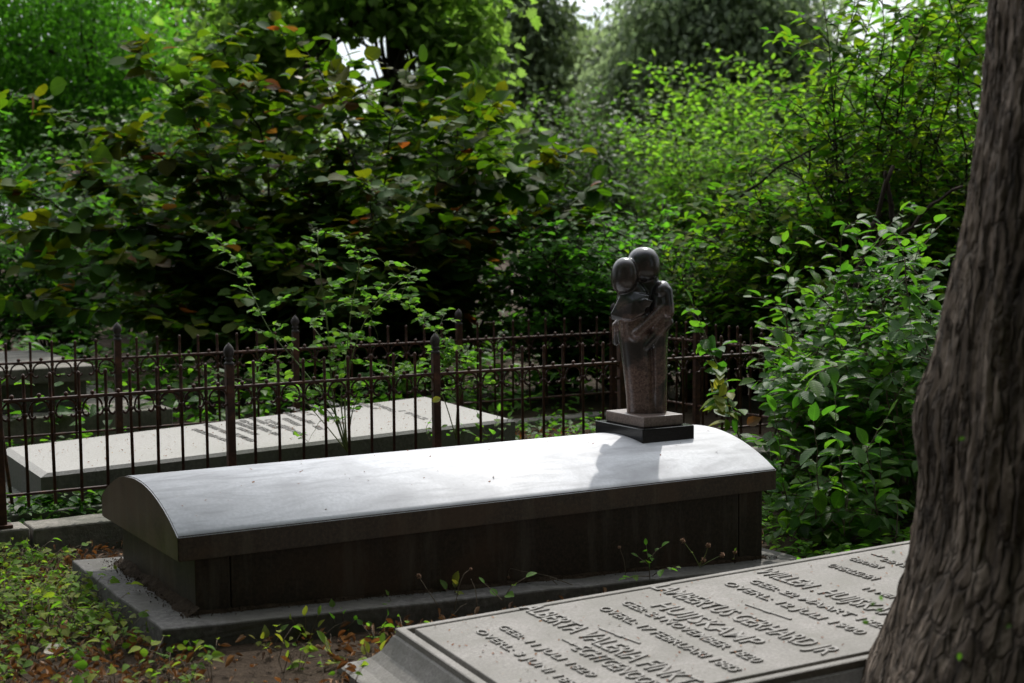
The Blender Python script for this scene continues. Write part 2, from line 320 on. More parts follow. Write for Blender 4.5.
def _cracks(m):
    N, L = m.node_tree.nodes, m.node_tree.links; P = N['Principled BSDF']
    tc = N.new('ShaderNodeTexCoord'); mp = N.new('ShaderNodeMapping'); mp.inputs['Scale'].default_value = (42, 42, 4.5)
    nz = N.new('ShaderNodeTexNoise'); nz.inputs['Scale'].default_value = 12; nz.inputs['Detail'].default_value = 4
    ad = N.new('ShaderNodeMix'); ad.data_type = 'VECTOR'; ad.inputs[0].default_value = .035
    L.new(tc.outputs['Object'], nz.inputs['Vector']); L.new(tc.outputs['Object'], ad.inputs[4]); L.new(nz.outputs['Color'], ad.inputs[5]); L.new(ad.outputs[1], mp.inputs[0])
    v = N.new('ShaderNodeTexVoronoi'); v.feature = 'DISTANCE_TO_EDGE'; v.inputs['Scale'].default_value = 1; L.new(mp.outputs[0], v.inputs['Vector'])
    mr = N.new('ShaderNodeMapRange'); mr.inputs[2].default_value = .16; mr.inputs[3].default_value = .45; L.new(v.outputs['Distance'], mr.inputs[0])
    mu = N.new('ShaderNodeMix'); mu.data_type = 'RGBA'; mu.blend_type = 'MULTIPLY'; mu.inputs[0].default_value = 1
    old = P.inputs['Base Color'].links[0].from_socket; L.new(old, mu.inputs[6]); L.new(mr.outputs[0], mu.inputs[7]); L.new(mu.outputs[2], P.inputs['Base Color'])
    b = N.new('ShaderNodeBump'); b.inputs['Strength'].default_value = 1; b.inputs['Distance'].default_value = .012
    oldn = P.inputs['Normal'].links[0].from_socket; L.new(oldn, b.inputs['Normal']); L.new(mr.outputs[0], b.inputs['Height']); L.new(b.outputs[0], P.inputs['Normal'])
_cracks(M['bark'])
M['darkbark'] = bark('dark_twig_bark', (.018,.013,.01), (.045,.033,.024), (.08,.06,.045), 3)
M['greystem'] = bark('grey_brown_stem', (.08,.06,.045), (.14,.11,.08), (.22,.18,.13), 3)
M['greenstem'] = leaf_mat('green_cane', [(.06,.09,.03),(.09,.11,.04)], .1)
M['hazel'] = leaf_mat('hazel_leaf', [(.026,.068,.010),(.034,.08,.010),(.045,.088,.010),(.030,.075,.013),(.055,.085,.010),(.075,.078,.011),(.030,.07,.013)], .44, .62, .1, tint=(1.35,1.4,.25), tgain=1.8)
M['hazelrust'] = leaf_mat('rusty_hazel_leaf', [(.13,.055,.018),(.10,.05,.018),(.09,.065,.018)], .45, .45, .5, tint=(1.5,1.0,.45), tgain=1.6)
M['rose'] = leaf_mat('fresh_green_leaf', [(.06,.13,.02),(.08,.17,.03),(.055,.11,.02),(.10,.16,.03)], .5, .55, .12, tgain=2.0)
M['snow'] = leaf_mat('oval_shrub_leaf', [(.03,.082,.013),(.04,.098,.013),(.05,.11,.015),(.068,.13,.015)], .48, .45, .16, tgain=2.3)
M['thicket'] = leaf_mat('thicket_leaf', [(.036,.085,.012),(.046,.10,.012),(.070,.118,.013),(.10,.125,.012)], .52, .68, .06, tint=(.95,1.3,.38), tgain=2.3)
M['bright'] = leaf_mat('bright_lime_leaf', [(.08,.16,.025),(.11,.19,.03),(.14,.21,.035)], .52, .6, .08, tint=(1.0,1.28,.45), tgain=2.2)
M['bramble'] = leaf_mat('green_bramble_leaf', [(.05,.12,.02),(.06,.14,.02),(.045,.10,.02)], .5, .55, .1, tint=(.95,1.28,.38), tgain=2.5)
M['maple'] = leaf_mat('tree_leaf', [(.05,.10,.022),(.065,.115,.024),(.055,.10,.032)], .45, .5, .25, tgain=1.8)
M['willow'] = leaf_mat('grey_green_willow_leaf', [(.20,.25,.15),(.23,.28,.18),(.17,.22,.13)], .55, .5, .4, tint=(1,1.1,.8), tgain=1.4)  # lightened: soft distance haze put into the leaf colour
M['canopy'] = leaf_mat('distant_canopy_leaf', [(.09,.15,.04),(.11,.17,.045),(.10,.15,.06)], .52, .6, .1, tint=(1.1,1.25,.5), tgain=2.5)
M['needle'] = leaf_mat('hazed_conifer_leaf', [(.15,.20,.11),(.17,.22,.125),(.20,.245,.15)], .55, .55, .3, tint=(1,1.1,.7), tgain=1.2)  # pale for a conifer: haze of the far trees put into the colour
M['weed'] = leaf_mat('ground_cover_leaf', [(.085,.16,.022),(.12,.20,.025),(.06,.12,.022),(.19,.22,.035),(.13,.15,.04)], .48, .6, .08, tgain=1.6)
M['yellowing'] = leaf_mat('yellowing_leaf', [(.20,.22,.035),(.13,.20,.03),(.26,.25,.05),(.09,.16,.025)], .45, .5, .2, tint=(1.1,1.1,.5), tgain=1.4)
M['dry'] = leaf_mat('dry_fallen_leaf', [(.15,.075,.035),(.22,.115,.05),(.11,.06,.03),(.28,.18,.11),(.085,.05,.032)], .2, .7, .2, tint=(1.2,.9,.5), tgain=1.2)
M['speck'] = leaf_mat('reddish_bud_scale', [(.20,.07,.03),(.14,.06,.03),(.26,.12,.05)], .1, .7, .2)
M['paper'] = leaf_mat('bleached_leaf', [(.45,.38,.32)], .3, .6, .3, tint=(1,.95,.85), tgain=1.0)

# ------------------------------------------------------------------ ground
def gz(x, y):
    """ground height"""
    v = np.array([x, y]) - OX; a, b = v @ EX, v @ EY
    z = 0.012 - .028*np.clip(a-.2, 0, 3)
    # low mounding
    z += .012*noise.noise(Vector((x*3, y*3, 0))) + .006*noise.noise(Vector((x*11, y*11, 3)))
    # inside and behind the railed plot the soil sits level with the kerb
    t = min(max((b-1.62)/.1, 0), 1); z = z*(1-t) + t*(.095 + .008*noise.noise(Vector((x*5, y*5, 9))))
    t = min(max((y-13)/25, 0), 1)
    return z*(1-t) + t*.1
def build_ground():
    def axis(lo, hi, core0, core1, step):
        c = np.arange(core0, core1+1e-6, step)
        l = core0 - np.cumsum(step*1.35**np.arange(1, 60)); l = l[l > lo][::-1]
        h = core1 + np.cumsum(step*1.35**np.arange(1, 60)); h = h[h < hi]
        return np.concatenate([[lo], l, c, h, [hi]])
    X = axis(-250, 250, -3.6, 3.2, .045); Y = axis(-120, 300, 2.2, 9.5, .045)
    V = np.array([(x, y, gz(x, y)) for y in Y for x in X]); nx = len(X)
    i = np.arange(len(Y)-1)[:, None]*nx + np.arange(nx-1)[None]
    F = np.concatenate([np.stack([i, i+1, i+1+nx], -1).reshape(-1, 3), np.stack([i, i+1+nx, i+nx], -1).reshape(-1, 3)])
    me = npmesh('ground', V, F)
    tag(link('ground', me, M['soil'], smooth=True), kind='structure')
build_ground()

# ------------------------------------------------------------------ main tomb
ZT, T_, WL, CC, LL = -.8735, .0729, .8201, .1123, 2.2
def main_tomb():
    t = empty('chest_tomb', W(0, 0, -1.2), TH)
    tag(t, 'brown granite chest tomb with a curved shiny lid, couple statue standing on it', 'tomb')
    q = H + (-1.2)  # base offset: local z = zrel + 1.2
    # lid: arc profile extruded along the tomb
    Rr = (WL*WL/4 + CC*CC)/(2*CC); n = 40
    prof = [(0, ZT-T_+1.2), (WL, ZT-T_+1.2)]
    for k in range(n+1):
        b = WL*(1-k/n); prof.append((b, ZT+1.2+math.sqrt(Rr*Rr-(b-WL/2)**2)-(Rr-CC)))
    bm = bmesh.new()
    A = [bm.verts.new((0, b, z)) for b, z in prof]; B = [bm.verts.new((LL, b, z)) for b, z in prof]
    m = len(prof)
    for k in range(m): bm.faces.new((A[k], A[(k+1) % m], B[(k+1) % m], B[k]))
    bm.faces.new(A[::-1]); bm.faces.new(B)
    bmesh.ops.recalc_face_normals(bm, faces=bm.faces[:])
    es = [e for e in bm.edges if len(e.link_faces) == 2 and e.calc_face_angle(0) > R(25)]
    bmesh.ops.bevel(bm, geom=es, offset=.003, segments=2, affect='EDGES')
    me = bm_mesh('lid', bm); me.shade_smooth() if hasattr(me, 'shade_smooth') else None
    me.polygons.foreach_set('use_smooth', [abs(p.normal.x) < .5 and p.normal.z > .2 and p.area > 1e-3 for p in me.polygons])
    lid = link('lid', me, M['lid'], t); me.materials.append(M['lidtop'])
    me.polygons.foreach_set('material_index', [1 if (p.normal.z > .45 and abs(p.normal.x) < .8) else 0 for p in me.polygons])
    # chest: corner blocks and panels, bottom follows the sunken plinth
    d, dy = .0528, .014
    zb0, zb1 = -1.125, -1.215
    def zb(a): return zb0 + (zb1-zb0)*(a/LL)
    zt_ = ZT-T_-.0005+1.2
    def blk(a0, a1, b0, b1, name, bev=.003):
        c = [(a0,b0,zb(a0)+1.2),(a1,b0,zb(a1)+1.2),(a1,b1,zb(a1)+1.2),(a0,b1,zb(a0)+1.2)]
        c8 = c + [(x, y, zt_) for x, y, _ in c]
        return link(name, hexa(name, c8, bev), M['chest'], t)
    a1, b1 = LL-d, WL-.05
    blk(d, d+.105, dy, b1, 'end_panel')
    blk(d+.108, a1-.108, dy, b1, 'side_panel')
    blk(a1-.105, a1, dy, b1, 'end_panel')
    # plinth
    P0, P1 = -.085, LL+.085; Q0, Q1 = -.115, WL+.09
    def zp(a): return -1.105 + (-.09)*(a/LL) + 1.2
    ring = hexa('plinth', [(P0,Q0,-.12),(P1,Q0,-.14),(P1,Q1,-.14),(P0,Q1,-.12),(P0,Q0,zp(P0)),(P1,Q0,zp(P1)),(P1,Q1,zp(P1)),(P0,Q1,zp(P0))], .006, 14, .004)
    link('plinth', ring, M['plinthstone'], t)
main_tomb()

# ------------------------------------------------------------------ statue of an embracing couple
def statue():
    cz = ZT + CC                            # crest height (rel. eye)
    base = W(1.907, .405, cz)
    t = empty('couple_statue', base, TH)
    tag(t, 'polished stone sculpture of an embracing couple on a black base atop the curved tomb', 'statue')
    bm = bmesh.new(); box_bm(bm, -.115, .115, -.155, .155, -.03, .034); bevel(bm, .003)
    link('base_plate', bm_mesh('base_plate', bm), M['black'], t)
    bm = bmesh.new(); box_bm(bm, -.088, .088, -.125, .125, .0345, .074); bevel(bm, .004)
    link('plinth', bm_mesh('plinth', bm), M['statueplinth'], t)
    # figure: carved volumes fused by a voxel remesh. X right, Z up in the view, rotated back by -TH
    bm = bmesh.new()
    def P(px, py): return ((px-646)/276.0, (414.5-py)/276.0)
    def ell(px, py, y, rx, ry, rz, tilt=0, yaw=0):
        x, z = P(px, py)
        m_ = Matrix.Translation((x, y, z)) @ Matrix.Rotation(R(yaw), 4, 'Z') @ Matrix.Rotation(R(tilt), 4, 'Y') @ Matrix.Diagonal((rx, ry, rz, 1))
        bmesh.ops.create_uvsphere(bm, u_segments=40, v_segments=28, radius=1, matrix=m_)
    def superell(px, py, y, rx, ry, rz, e=2.6, tilt=0):
        x, z = P(px, py); n0 = len(bm.verts)
        r = bmesh.ops.create_uvsphere(bm, u_segments=40, v_segments=28, radius=1)
        for v in r['verts']:
            c = v.co; s = (abs(c.x)**e + abs(c.y)**e + abs(c.z)**e)**(-1/e); c = c*s
            v.co = Matrix.Rotation(R(tilt), 3, 'Y') @ Vector((c.x*rx, c.y*ry, c.z*rz)) + Vector((x, y, z))
    def loft(rings, n=36, e=2.6):
        rows = []
        for px0, px1, py, yc, ry in rings:
            x0, z = P(px0, py); x1, _ = P(px1, py); cx, rx = (x0+x1)/2, (x1-x0)/2; row = []
            for k in range(n):
                a = 2*math.pi*k/n; ca, sa = math.cos(a), math.sin(a)
                row.append(bm.verts.new((cx+rx*math.copysign(abs(ca)**(2/e), ca), yc+ry*math.copysign(abs(sa)**(2/e), sa), z)))
            rows.append(row)
        for r0, r1 in zip(rows, rows[1:]):
            for k in range(n): bm.faces.new((r0[k], r0[(k+1) % n], r1[(k+1) % n], r1[k]))
        bm.faces.new(rows[0][::-1]); bm.faces.new(rows[-1])
    def limb(p0, p1, r0, r1, n=24):
        (x0, z0), (x1, z1) = P(*p0[:2]), P(*p1[:2]); a = Vector((x0, p0[2], z0)); b = Vector((x1, p1[2], z1)); d = b-a
        q = d.to_track_quat('Z', 'Y').to_matrix().to_4x4(); L_ = d.length
        rr = bmesh.ops.create_cone(bm, cap_ends=True, segments=n, radius1=r0, radius2=r1, depth=L_, matrix=Matrix.Translation((a+b)/2) @ q)
        for c, r_ in ((a, r0), (b, r1)): bmesh.ops.create_uvsphere(bm, u_segments=20, v_segments=14, radius=r_, matrix=Matrix.Translation(c))
    def hull(pts):
        vs_ = [bm.verts.new((P(a, b)[0], y, P(a, b)[1])) for a, b, y in pts]
        r = bmesh.ops.convex_hull(bm, input=vs_)
    # gowns: woman (left), man (right), with a groove between them
    loft([(627,654,416,-.006,.052),(626,654,395,-.006,.053),(622,653,360,-.004,.056),(619,651,335,-.002,.058),(619,650,318,0,.055),(622,648,300,0,.045)])
    loft([(651,666,416,.010,.056),(651,666.5,380,.010,.058),(650,667,345,.012,.062),(648,669,318,.014,.062),(650,670,298,.014,.055),(650,668,286,.016,.04)])
    loft([(634,664,416,.0,.046),(630,664,340,.024,.05),(630,664,300,.024,.045)])
    # shoulder cape of the left figure, faceted
    hull([(622,292,-.035),(632,290,-.045),(611.5,313,-.045),(612.5,319,-.04),(632,319,-.068),(645,312,-.066),(650,294,-.05),(626,293,.03),(613,314,.03),(645,316,.04),(648,292,.03),(634,300,-.07)])
    hull([(638,301,-.066),(645,297,-.066),(654,299,-.058),(650,306,-.058),(641,309,-.064),(645,300,-.03)])
    # heads
    superell(625.5, 274.5, -.022, .049, .052, .068, 2.35, 4)
    superell(643.5, 264.5, .02, .060, .062, .069, 2.3, -4)
    loft([(616,648,306,-.005,.045),(618,648,290,-.005,.038),(620,640,280,-.01,.03)])           # neck, left
    loft([(638,662,300,.02,.04),(640,658,275,.02,.035)])             # neck, right
    # man's shoulder and arms
    ell(661.5, 290, .002, .033, .05, .038, 18)
    limb((665,291,-.015), (668,312,-.03), .027, .022)
    limb((667,304,-.022), (637,333,-.054), .025, .018)                 # forearm across
    limb((667,322,-.026), (646,346,-.042), .023, .018)                 # lower forearm
    ell(634, 337, -.052, .022, .014, .014, 35)
    limb((617,326,.018), (616,343,.024), .018, .013)                  # hand round the back, catches the sun
    limb((617,326,.018), (630,310,.03), .017, .018)
    for v in bm.verts: v.co.z += .073
    me = bm_mesh('figure', bm)
    o = link('figure', me, M['statue'], t)
    o.rotation_euler = (0, 0, -TH - .12); o.location = (.010, .0, 0); o.scale = (1.04, 1, 1)
    md = o.modifiers.new('r', 'REMESH'); md.mode = 'VOXEL'; md.voxel_size = .0032; md.use_smooth_shade = True
    ms = o.modifiers.new('s', 'SMOOTH'); ms.factor = .5; ms.iterations = 5
    dg = bpy.context.evaluated_depsgraph_get(); me2 = bpy.data.meshes.new_from_object(o.evaluated_get(dg))
    o.modifiers.clear(); o.data = me2
    me2.polygons.foreach_set('use_smooth', [True]*len(me2.polygons))
statue()

# ------------------------------------------------------------------ iron railing round the plot
PIECE = {}
def lathe(name, prof, n=12):
    V, F = [], []
    for r, z in prof:
        for k in range(n): a = 2*math.pi*k/n; V.append((r*math.cos(a), r*math.sin(a), z))
    for i in range(len(prof)-1):
        for k in range(n): F.append((i*n+k, i*n+(k+1) % n, (i+1)*n+(k+1) % n, (i+1)*n+k))
    F.append(tuple(range(n))[::-1]); F.append(tuple((len(prof)-1)*n+k for k in range(n)))
    return pymesh(name, V, F)
def fence_pieces():
    bm = bmesh.new(); box_bm(bm, -.016, .016, -.016, .016, .0, .555); bevel(bm, .003, 1)
    box_bm(bm, -.032, .032, -.032, .032, -.004, .012)
    me = bm_mesh('post', bm); me.materials.append(M['iron']); PIECE['post'] = me
    me = lathe('finial', [(.019,.555),(.024,.558),(.024,.566),(.016,.571),(.014,.578),(.021,.583),(.022,.589),(.015,.594),(.019,.602),(.0235,.615),(.024,.628),(.020,.642),(.012,.655),(.004,.664),(.0015,.668)], 14)
    # cast cap: slightly squat, with shallow ribs
    for v in me.vertices:
        if v.co.z > .598:
            a = math.atan2(v.co.y, v.co.x); k = 1+.10*math.cos(7*a)
            v.co.x *= k; v.co.y *= k
        v.co.z = .550+(v.co.z-.555)*.78
    me.materials.append(M['ironcap']); me.polygons.foreach_set('use_smooth', [True]*len(me.polygons)); PIECE['finial'] = me
    me = lathe('picket', [(.0062,.07),(.0062,.438),(.0085,.441),(.0085,.452),(.0062,.455),(.0062,.545),(.0075,.548),(.0072,.556),(.003,.562)], 8)
    # collar where the scrolls meet the bar
    bm = bmesh.new(); bm.from_mesh(me); bpy.data.meshes.remove(me)
    m_ = Matrix.Translation((0, 0, .408)); bmesh.ops.create_uvsphere(bm, u_segments=8, v_segments=6, radius=.011, matrix=m_)
    me = bm_mesh('picket', bm); me.materials.append(M['iron']); me.polygons.foreach_set('use_smooth', [True]*len(me.polygons)); PIECE['picket'] = me
    # scroll between two bars (unit span .1): inverted arch with curled ends, and the stud on the rail
    L_, r_ = [], []
    arc = [(.05-.036*math.cos(a), 0, .425+.034*math.sin(a)) for a in np.linspace(-.15, math.pi+.15, 13)]
    L_.append(np.array(arc)); r_.append(np.full(13, .0042))
    for s in (-1, 1):
        cx = .05+s*.036; pts = [(cx+s*.0, 0, .425), (cx+s*.004, 0, .41), (cx-s*.001, -.001, .397), (cx-s*.012, -.002, .391), (cx-s*.02, -.003, .397), (cx-s*.019, -.003, .403)]
        L_.append(np.array(pts)); r_.append(np.array([.004,.0045,.005,.006,.0058,.003]))
    me = tubes('scroll', L_, r_, 6)
    bm = bmesh.new(); bm.from_mesh(me); bpy.data.meshes.remove(me)
    bmesh.ops.create_uvsphere(bm, u_segments=10, v_segments=8, radius=.0085, matrix=Matrix.Translation((.05, 0, .4775)))
    me = bm_mesh('scroll', bm); me.materials.append(M['iron']); me.polygons.foreach_set('use_smooth', [True]*len(me.polygons)); PIECE['scroll'] = me
fence_pieces()
def child(name, me, parent, loc, sx=1.0):
    o = bpy.data.objects.new(name, me); COL.objects.link(o); o.parent = parent; o.location = loc
    o.scale = (sx, 1, 1); return o
def fence(p0, ang, posts, label, group='iron railings round the plot', nofin=(), finscale=1.0, skip_first=False, brace=False):
    t = empty('iron_fence', p0, ang); tag(t, label, 'railing', group)
    for i, a in enumerate(posts):
        if skip_first and i == 0: continue
        po = child('post', PIECE['post'], t, (a, 0, 0)); po.rotation_euler = (random.uniform(-.012, .012), random.uniform(-.012, .012), random.uniform(-.05, .05))
        if i not in nofin:
            f = child('finial', PIECE['finial'], po, (0, 0, 0)); f.scale = (.84, .84, 1)
    L0 = posts[0]; L1 = posts[-1]
    for z, h, w_ in ((.464, .0055, .011), (.116, .005, .008)):
        bm = bmesh.new()
        for i in range(len(posts)-1): box_bm(bm, posts[i]+.0195, posts[i+1]-.0195, -w_, w_, z-h, z+h)
        bevel(bm, .0015, 1)
        o = link('rail', bm_mesh('rail', bm), M['iron'], t)
    if brace:
        link('brace', tubes('brace', [np.array([(posts[0]+.005, .012, .42), (posts[0]+.10, .30, .02)])], [[.007, .007]], 6), M['iron'], t)
    for i in range(len(posts)-1):
        s = (posts[i+1]-posts[i])/9
        for k in range(1, 9):
            o = child('picket', PIECE['picket'], t, (posts[i]+k*s, 0, random.uniform(-.003, .003)))
            o.rotation_euler = (random.uniform(-.01, .01), random.uniform(-.012, .012), random.uniform(0, 6))
        for k in range(9): child('scroll', PIECE['scroll'], t, (posts[i]+k*s, 0, 0), s/.1)
    return t
ZK = -1.078
BN, BF, AR = 1.49, 3.10, 3.58
fence(W(0, BN, ZK), TH, [-.19, .69, 1.60, 2.55, AR], 'rusty iron railing just behind the curved tomb, nearer of the two long runs', nofin=(0, 4), brace=True)
fence(W(0, BF, ZK), TH, [-1.15, -.24, .69, 1.61, 2.57, AR], 'rusty iron railing along the far side of the plot, in front of the dark bush')
fence(W(AR, BN, ZK), TH+math.pi/2, [0, .81, BF-BN], 'short rusty iron railing closing the right end of the plot, behind the couple statue', nofin=(0, 2), skip_first=True)
# kerbs under the railing
def kerb(c4, z0, z1, label, seed, sub=10):
    c = [W(a, b, 0) for a, b in c4]
    c8 = [(x, y, z0+H) for x, y, _ in c] + [(x, y, z1+H) for x, y, _ in c]
    o = link('kerb_stone', hexa('kerb_stone', c8, .008, sub, .006, seed), M['kerb'])
    tag(o, label, 'kerb', 'stone kerbs under the railing')
kerb([(-.55,1.44),(-.10,1.44),(-.10,1.60),(-.55,1.60)], -1.28, -1.080, 'short grey kerb stone under the left corner post of the near railing', 1)
kerb([(-.095,1.428),(3.66,1.428),(3.66,1.60),(-.095,1.60)], -1.30, -1.082, 'long grey kerb stone under the near railing, behind the curved tomb', 2, 30)
kerb([(-1.3,3.03),(3.66,3.03),(3.66,3.18),(-1.3,3.18)], -1.2, -1.080, 'stone kerb under the far railing', 3, 30)
kerb([(3.50,1.605),(3.66,1.605),(3.66,3.025),(3.50,3.025)], -1.2, -1.082, 'stone kerb under the right end railing', 4, 10)

# ------------------------------------------------------------------ text
def text_mesh(lines):
    """lines: (string, origin Vector, along Vector, up Vector, normal Vector, width, height, depth, width/line)"""
    Vs, Fs, off = [], [], 0
    for s, o0, u, v, n, wd, ht, dp in lines:
        cu = bpy.data.curves.new('t', 'FONT'); cu.body = s; cu.extrude = .5; cu.size = 1; cu.offset = .004; cu.resolution_u = 2
        ob = bpy.data.objects.new('t', cu); COL.objects.link(ob)
        dg = bpy.context.evaluated_depsgraph_get(); me = bpy.data.meshes.new_from_object(ob.evaluated_get(dg))
        co = np.empty(len(me.vertices)*3); me.vertices.foreach_get('co', co); co = co.reshape(-1, 3)
        x = (co[:, 0]-co[:, 0].min())/(np.ptp(co[:, 0])+1e-9)*wd
        y = co[:, 1]/.72*ht; z = (co[:, 2]+.5)*dp - .001
        V = np.array(o0)[None] + x[:, None]*np.array(u) + y[:, None]*np.array(v) + z[:, None]*np.array(n)
        me.calc_loop_triangles(); F = np.array([t.vertices[:] for t in me.loop_triangles])+off
        Vs.append(V); Fs.append(F); off += len(V)
        bpy.data.objects.remove(ob); bpy.data.curves.remove(cu); bpy.data.meshes.remove(me)
    return npmesh('inscription', np.concatenate(Vs), np.concatenate(Fs))

# ------------------------------------------------------------------ foreground slab with raised lettering
def front_slab():
    O = np.array(W(.386, -.62, -1.05)); phi = TH - .093
    sl = .0417
    t = empty('grave_slab', O, phi); t.rotation_euler = (0, -math.atan(sl), phi)
    tag(t, 'grey granite grave slab with raised lettering in the foreground beside the tree trunk', 'gravestone')
    L_, Wd = 2.35, .875                    # local: x along, -y toward the camera
    def ringv(bm, x0, x1, y0, y1, z): return [bm.verts.new(c) for c in ((x0,-y1,z),(x1,-y1,z),(x1,-y0,z),(x0,-y0,z))]
    prof = [(.125,-.20),(.125,-.112),(.118,-.108),(.085,-.100),(.055,-.085),(.032,-.064),(.016,-.040),(.006,-.022),(.0,-.018),(.0,-.002),(-.003,0),(-.022,0),(-.024,-.002),(-.0245,-.015),(-.040,-.015),(-.0405,-.001),(-.042,.001)]
    bm = bmesh.new(); rows = [ringv(bm, -o_, L_+o_, -o_, Wd+o_, z) for o_, z in prof]
    for a, b in zip(rows, rows[1:]):
        for k in range(4): bm.faces.new((a[k], a[(k+1) % 4], b[(k+1) % 4], b[k]))
    bm.faces.new(rows[-1]); bm.faces.new(rows[0][::-1])
    link('slab', bm_mesh('slab', bm), M['slab'], t)
    # lettering: baselines run toward the camera, line tops toward +x
    top = .001
    def pxl(px, py):                       # slab-local point under a picture point
        q = np.array([(px-512), (py-341.5)]); ro = -.0091; c, s = math.cos(ro), math.sin(ro)
        q = np.array([c*q[0]+s*q[1], -s*q[0]+c*q[1]])/1503.58
        cp, sp = math.cos(.0756), math.sin(.0756); d = Vector((q[0], cp - q[1]*sp, -sp - q[1]*cp))
        Mi = Mw.inverted(); o = Mi @ Vector((0, 0, H)); dd = Mi.to_3x3() @ d
        k = (top-o.z)/dd.z; return o + dd*k
    Mw = Matrix.Translation(O) @ Matrix.Rotation(phi, 4, 'Z') @ Matrix.Rotation(-math.atan(sl), 4, 'Y')
    def line(s, x, y0, y1, h): return (s, (x, -y0, top), (0, -1, 0), (1, 0, 0), (0, 0, 1), y1-y0, h, .0045)
    spec = [  # text, start px, end px, cap height
        ('WILLEM . HUIJSKAMP', (753.5,572.5), (916,618), .066),
        ('GEB: 22 MAART 1823', (747.5,582.5), (899,627.5), .034),
        ('OVERL: 12 JULI 1900', (722,584.5), (868,633.5), .034),
        ('LAMBERTUS GERHARD JR', (650.5,588.5), (849,649.5), .066),
        ('HUIJSKAMP', (650.5,607), (764,643), .064),
        ('GEB: 24 NOVEMBER 1820', (620,604), (763,662), .034),
        ('OVERL: 17 FEBRUARI 1883', (597.5,609.5), (737,672), .034),
        ('ALBERTA VALERIA FINKT', (519,609), (710,680), .066),
        ('ECHTGENOOTE VAN', (571,650), (700,705), .050),
        ('GEB: 11 JULI 1829', (497,628), (600,676), .028),
        ('OVERL: 3 JUNI 1896', (474,632), (585,690), .028),
        ('OVERLEDEN', (826,566.5), (876,580), .034), ('GEBOREN', (848,560), (881,568.5), .026),
        ('11 MEI 1871', (862,590), (920,606), .026), ('DEN 2 AUG.', (880,561), (930,574), .028)]
    lines = []
    for s, a, b, h in spec:
        p, q = pxl(*a), pxl(*b)
        u = (q-p); wd = u.length; u.normalize()
        u = (u*.25 + Vector((0, -1, 0))*.75).normalized()
        v = Vector((-u.y, u.x, 0))
        lines.append((s, (p.x, p.y, top), u, v, (0, 0, 1), wd, h, .0055))
    link('inscription', text_mesh(lines), M['letters'], t)
    bm = bmesh.new()
    for a, b in (((746,605),(791,620)), ((563,640),(583,649)), ((600,629),(640,644)), ((872,554.5),(887,558.5))):
        p, q = pxl(*a), pxl(*b); d = (q-p); n_ = Vector((-d.y, d.x, 0)).normalized()*.0035; l_ = d.length
        for k0, k1, m_ in ((0, 1, 1), (.42, .58, 2)):
            c = [p+d*k0-n_*m_, p+d*k1-n_*m_, p+d*k1+n_*m_, p+d*k0+n_*m_]
            vs_ = [bm.verts.new((x.x, x.y, top-.001)) for x in c] + [bm.verts.new((x.x, x.y, top+.003+.0006*m_)) for x in c]
            for f in ((0,3,2,1),(4,5,6,7),(0,1,5,4),(1,2,6,5),(2,3,7,6),(3,0,4,7)): bm.faces.new([vs_[i] for i in f])
    link('divider_rule', bm_mesh('divider_rule', bm), M['letters'], t)
    bm = bmesh.new(); box_bm(bm, -.30, L_+.2, -Wd-.2, .16, -.34, -.152); bevel(bm, .006)
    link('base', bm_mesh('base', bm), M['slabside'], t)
    return Mw
MW_FRONT = front_slab()

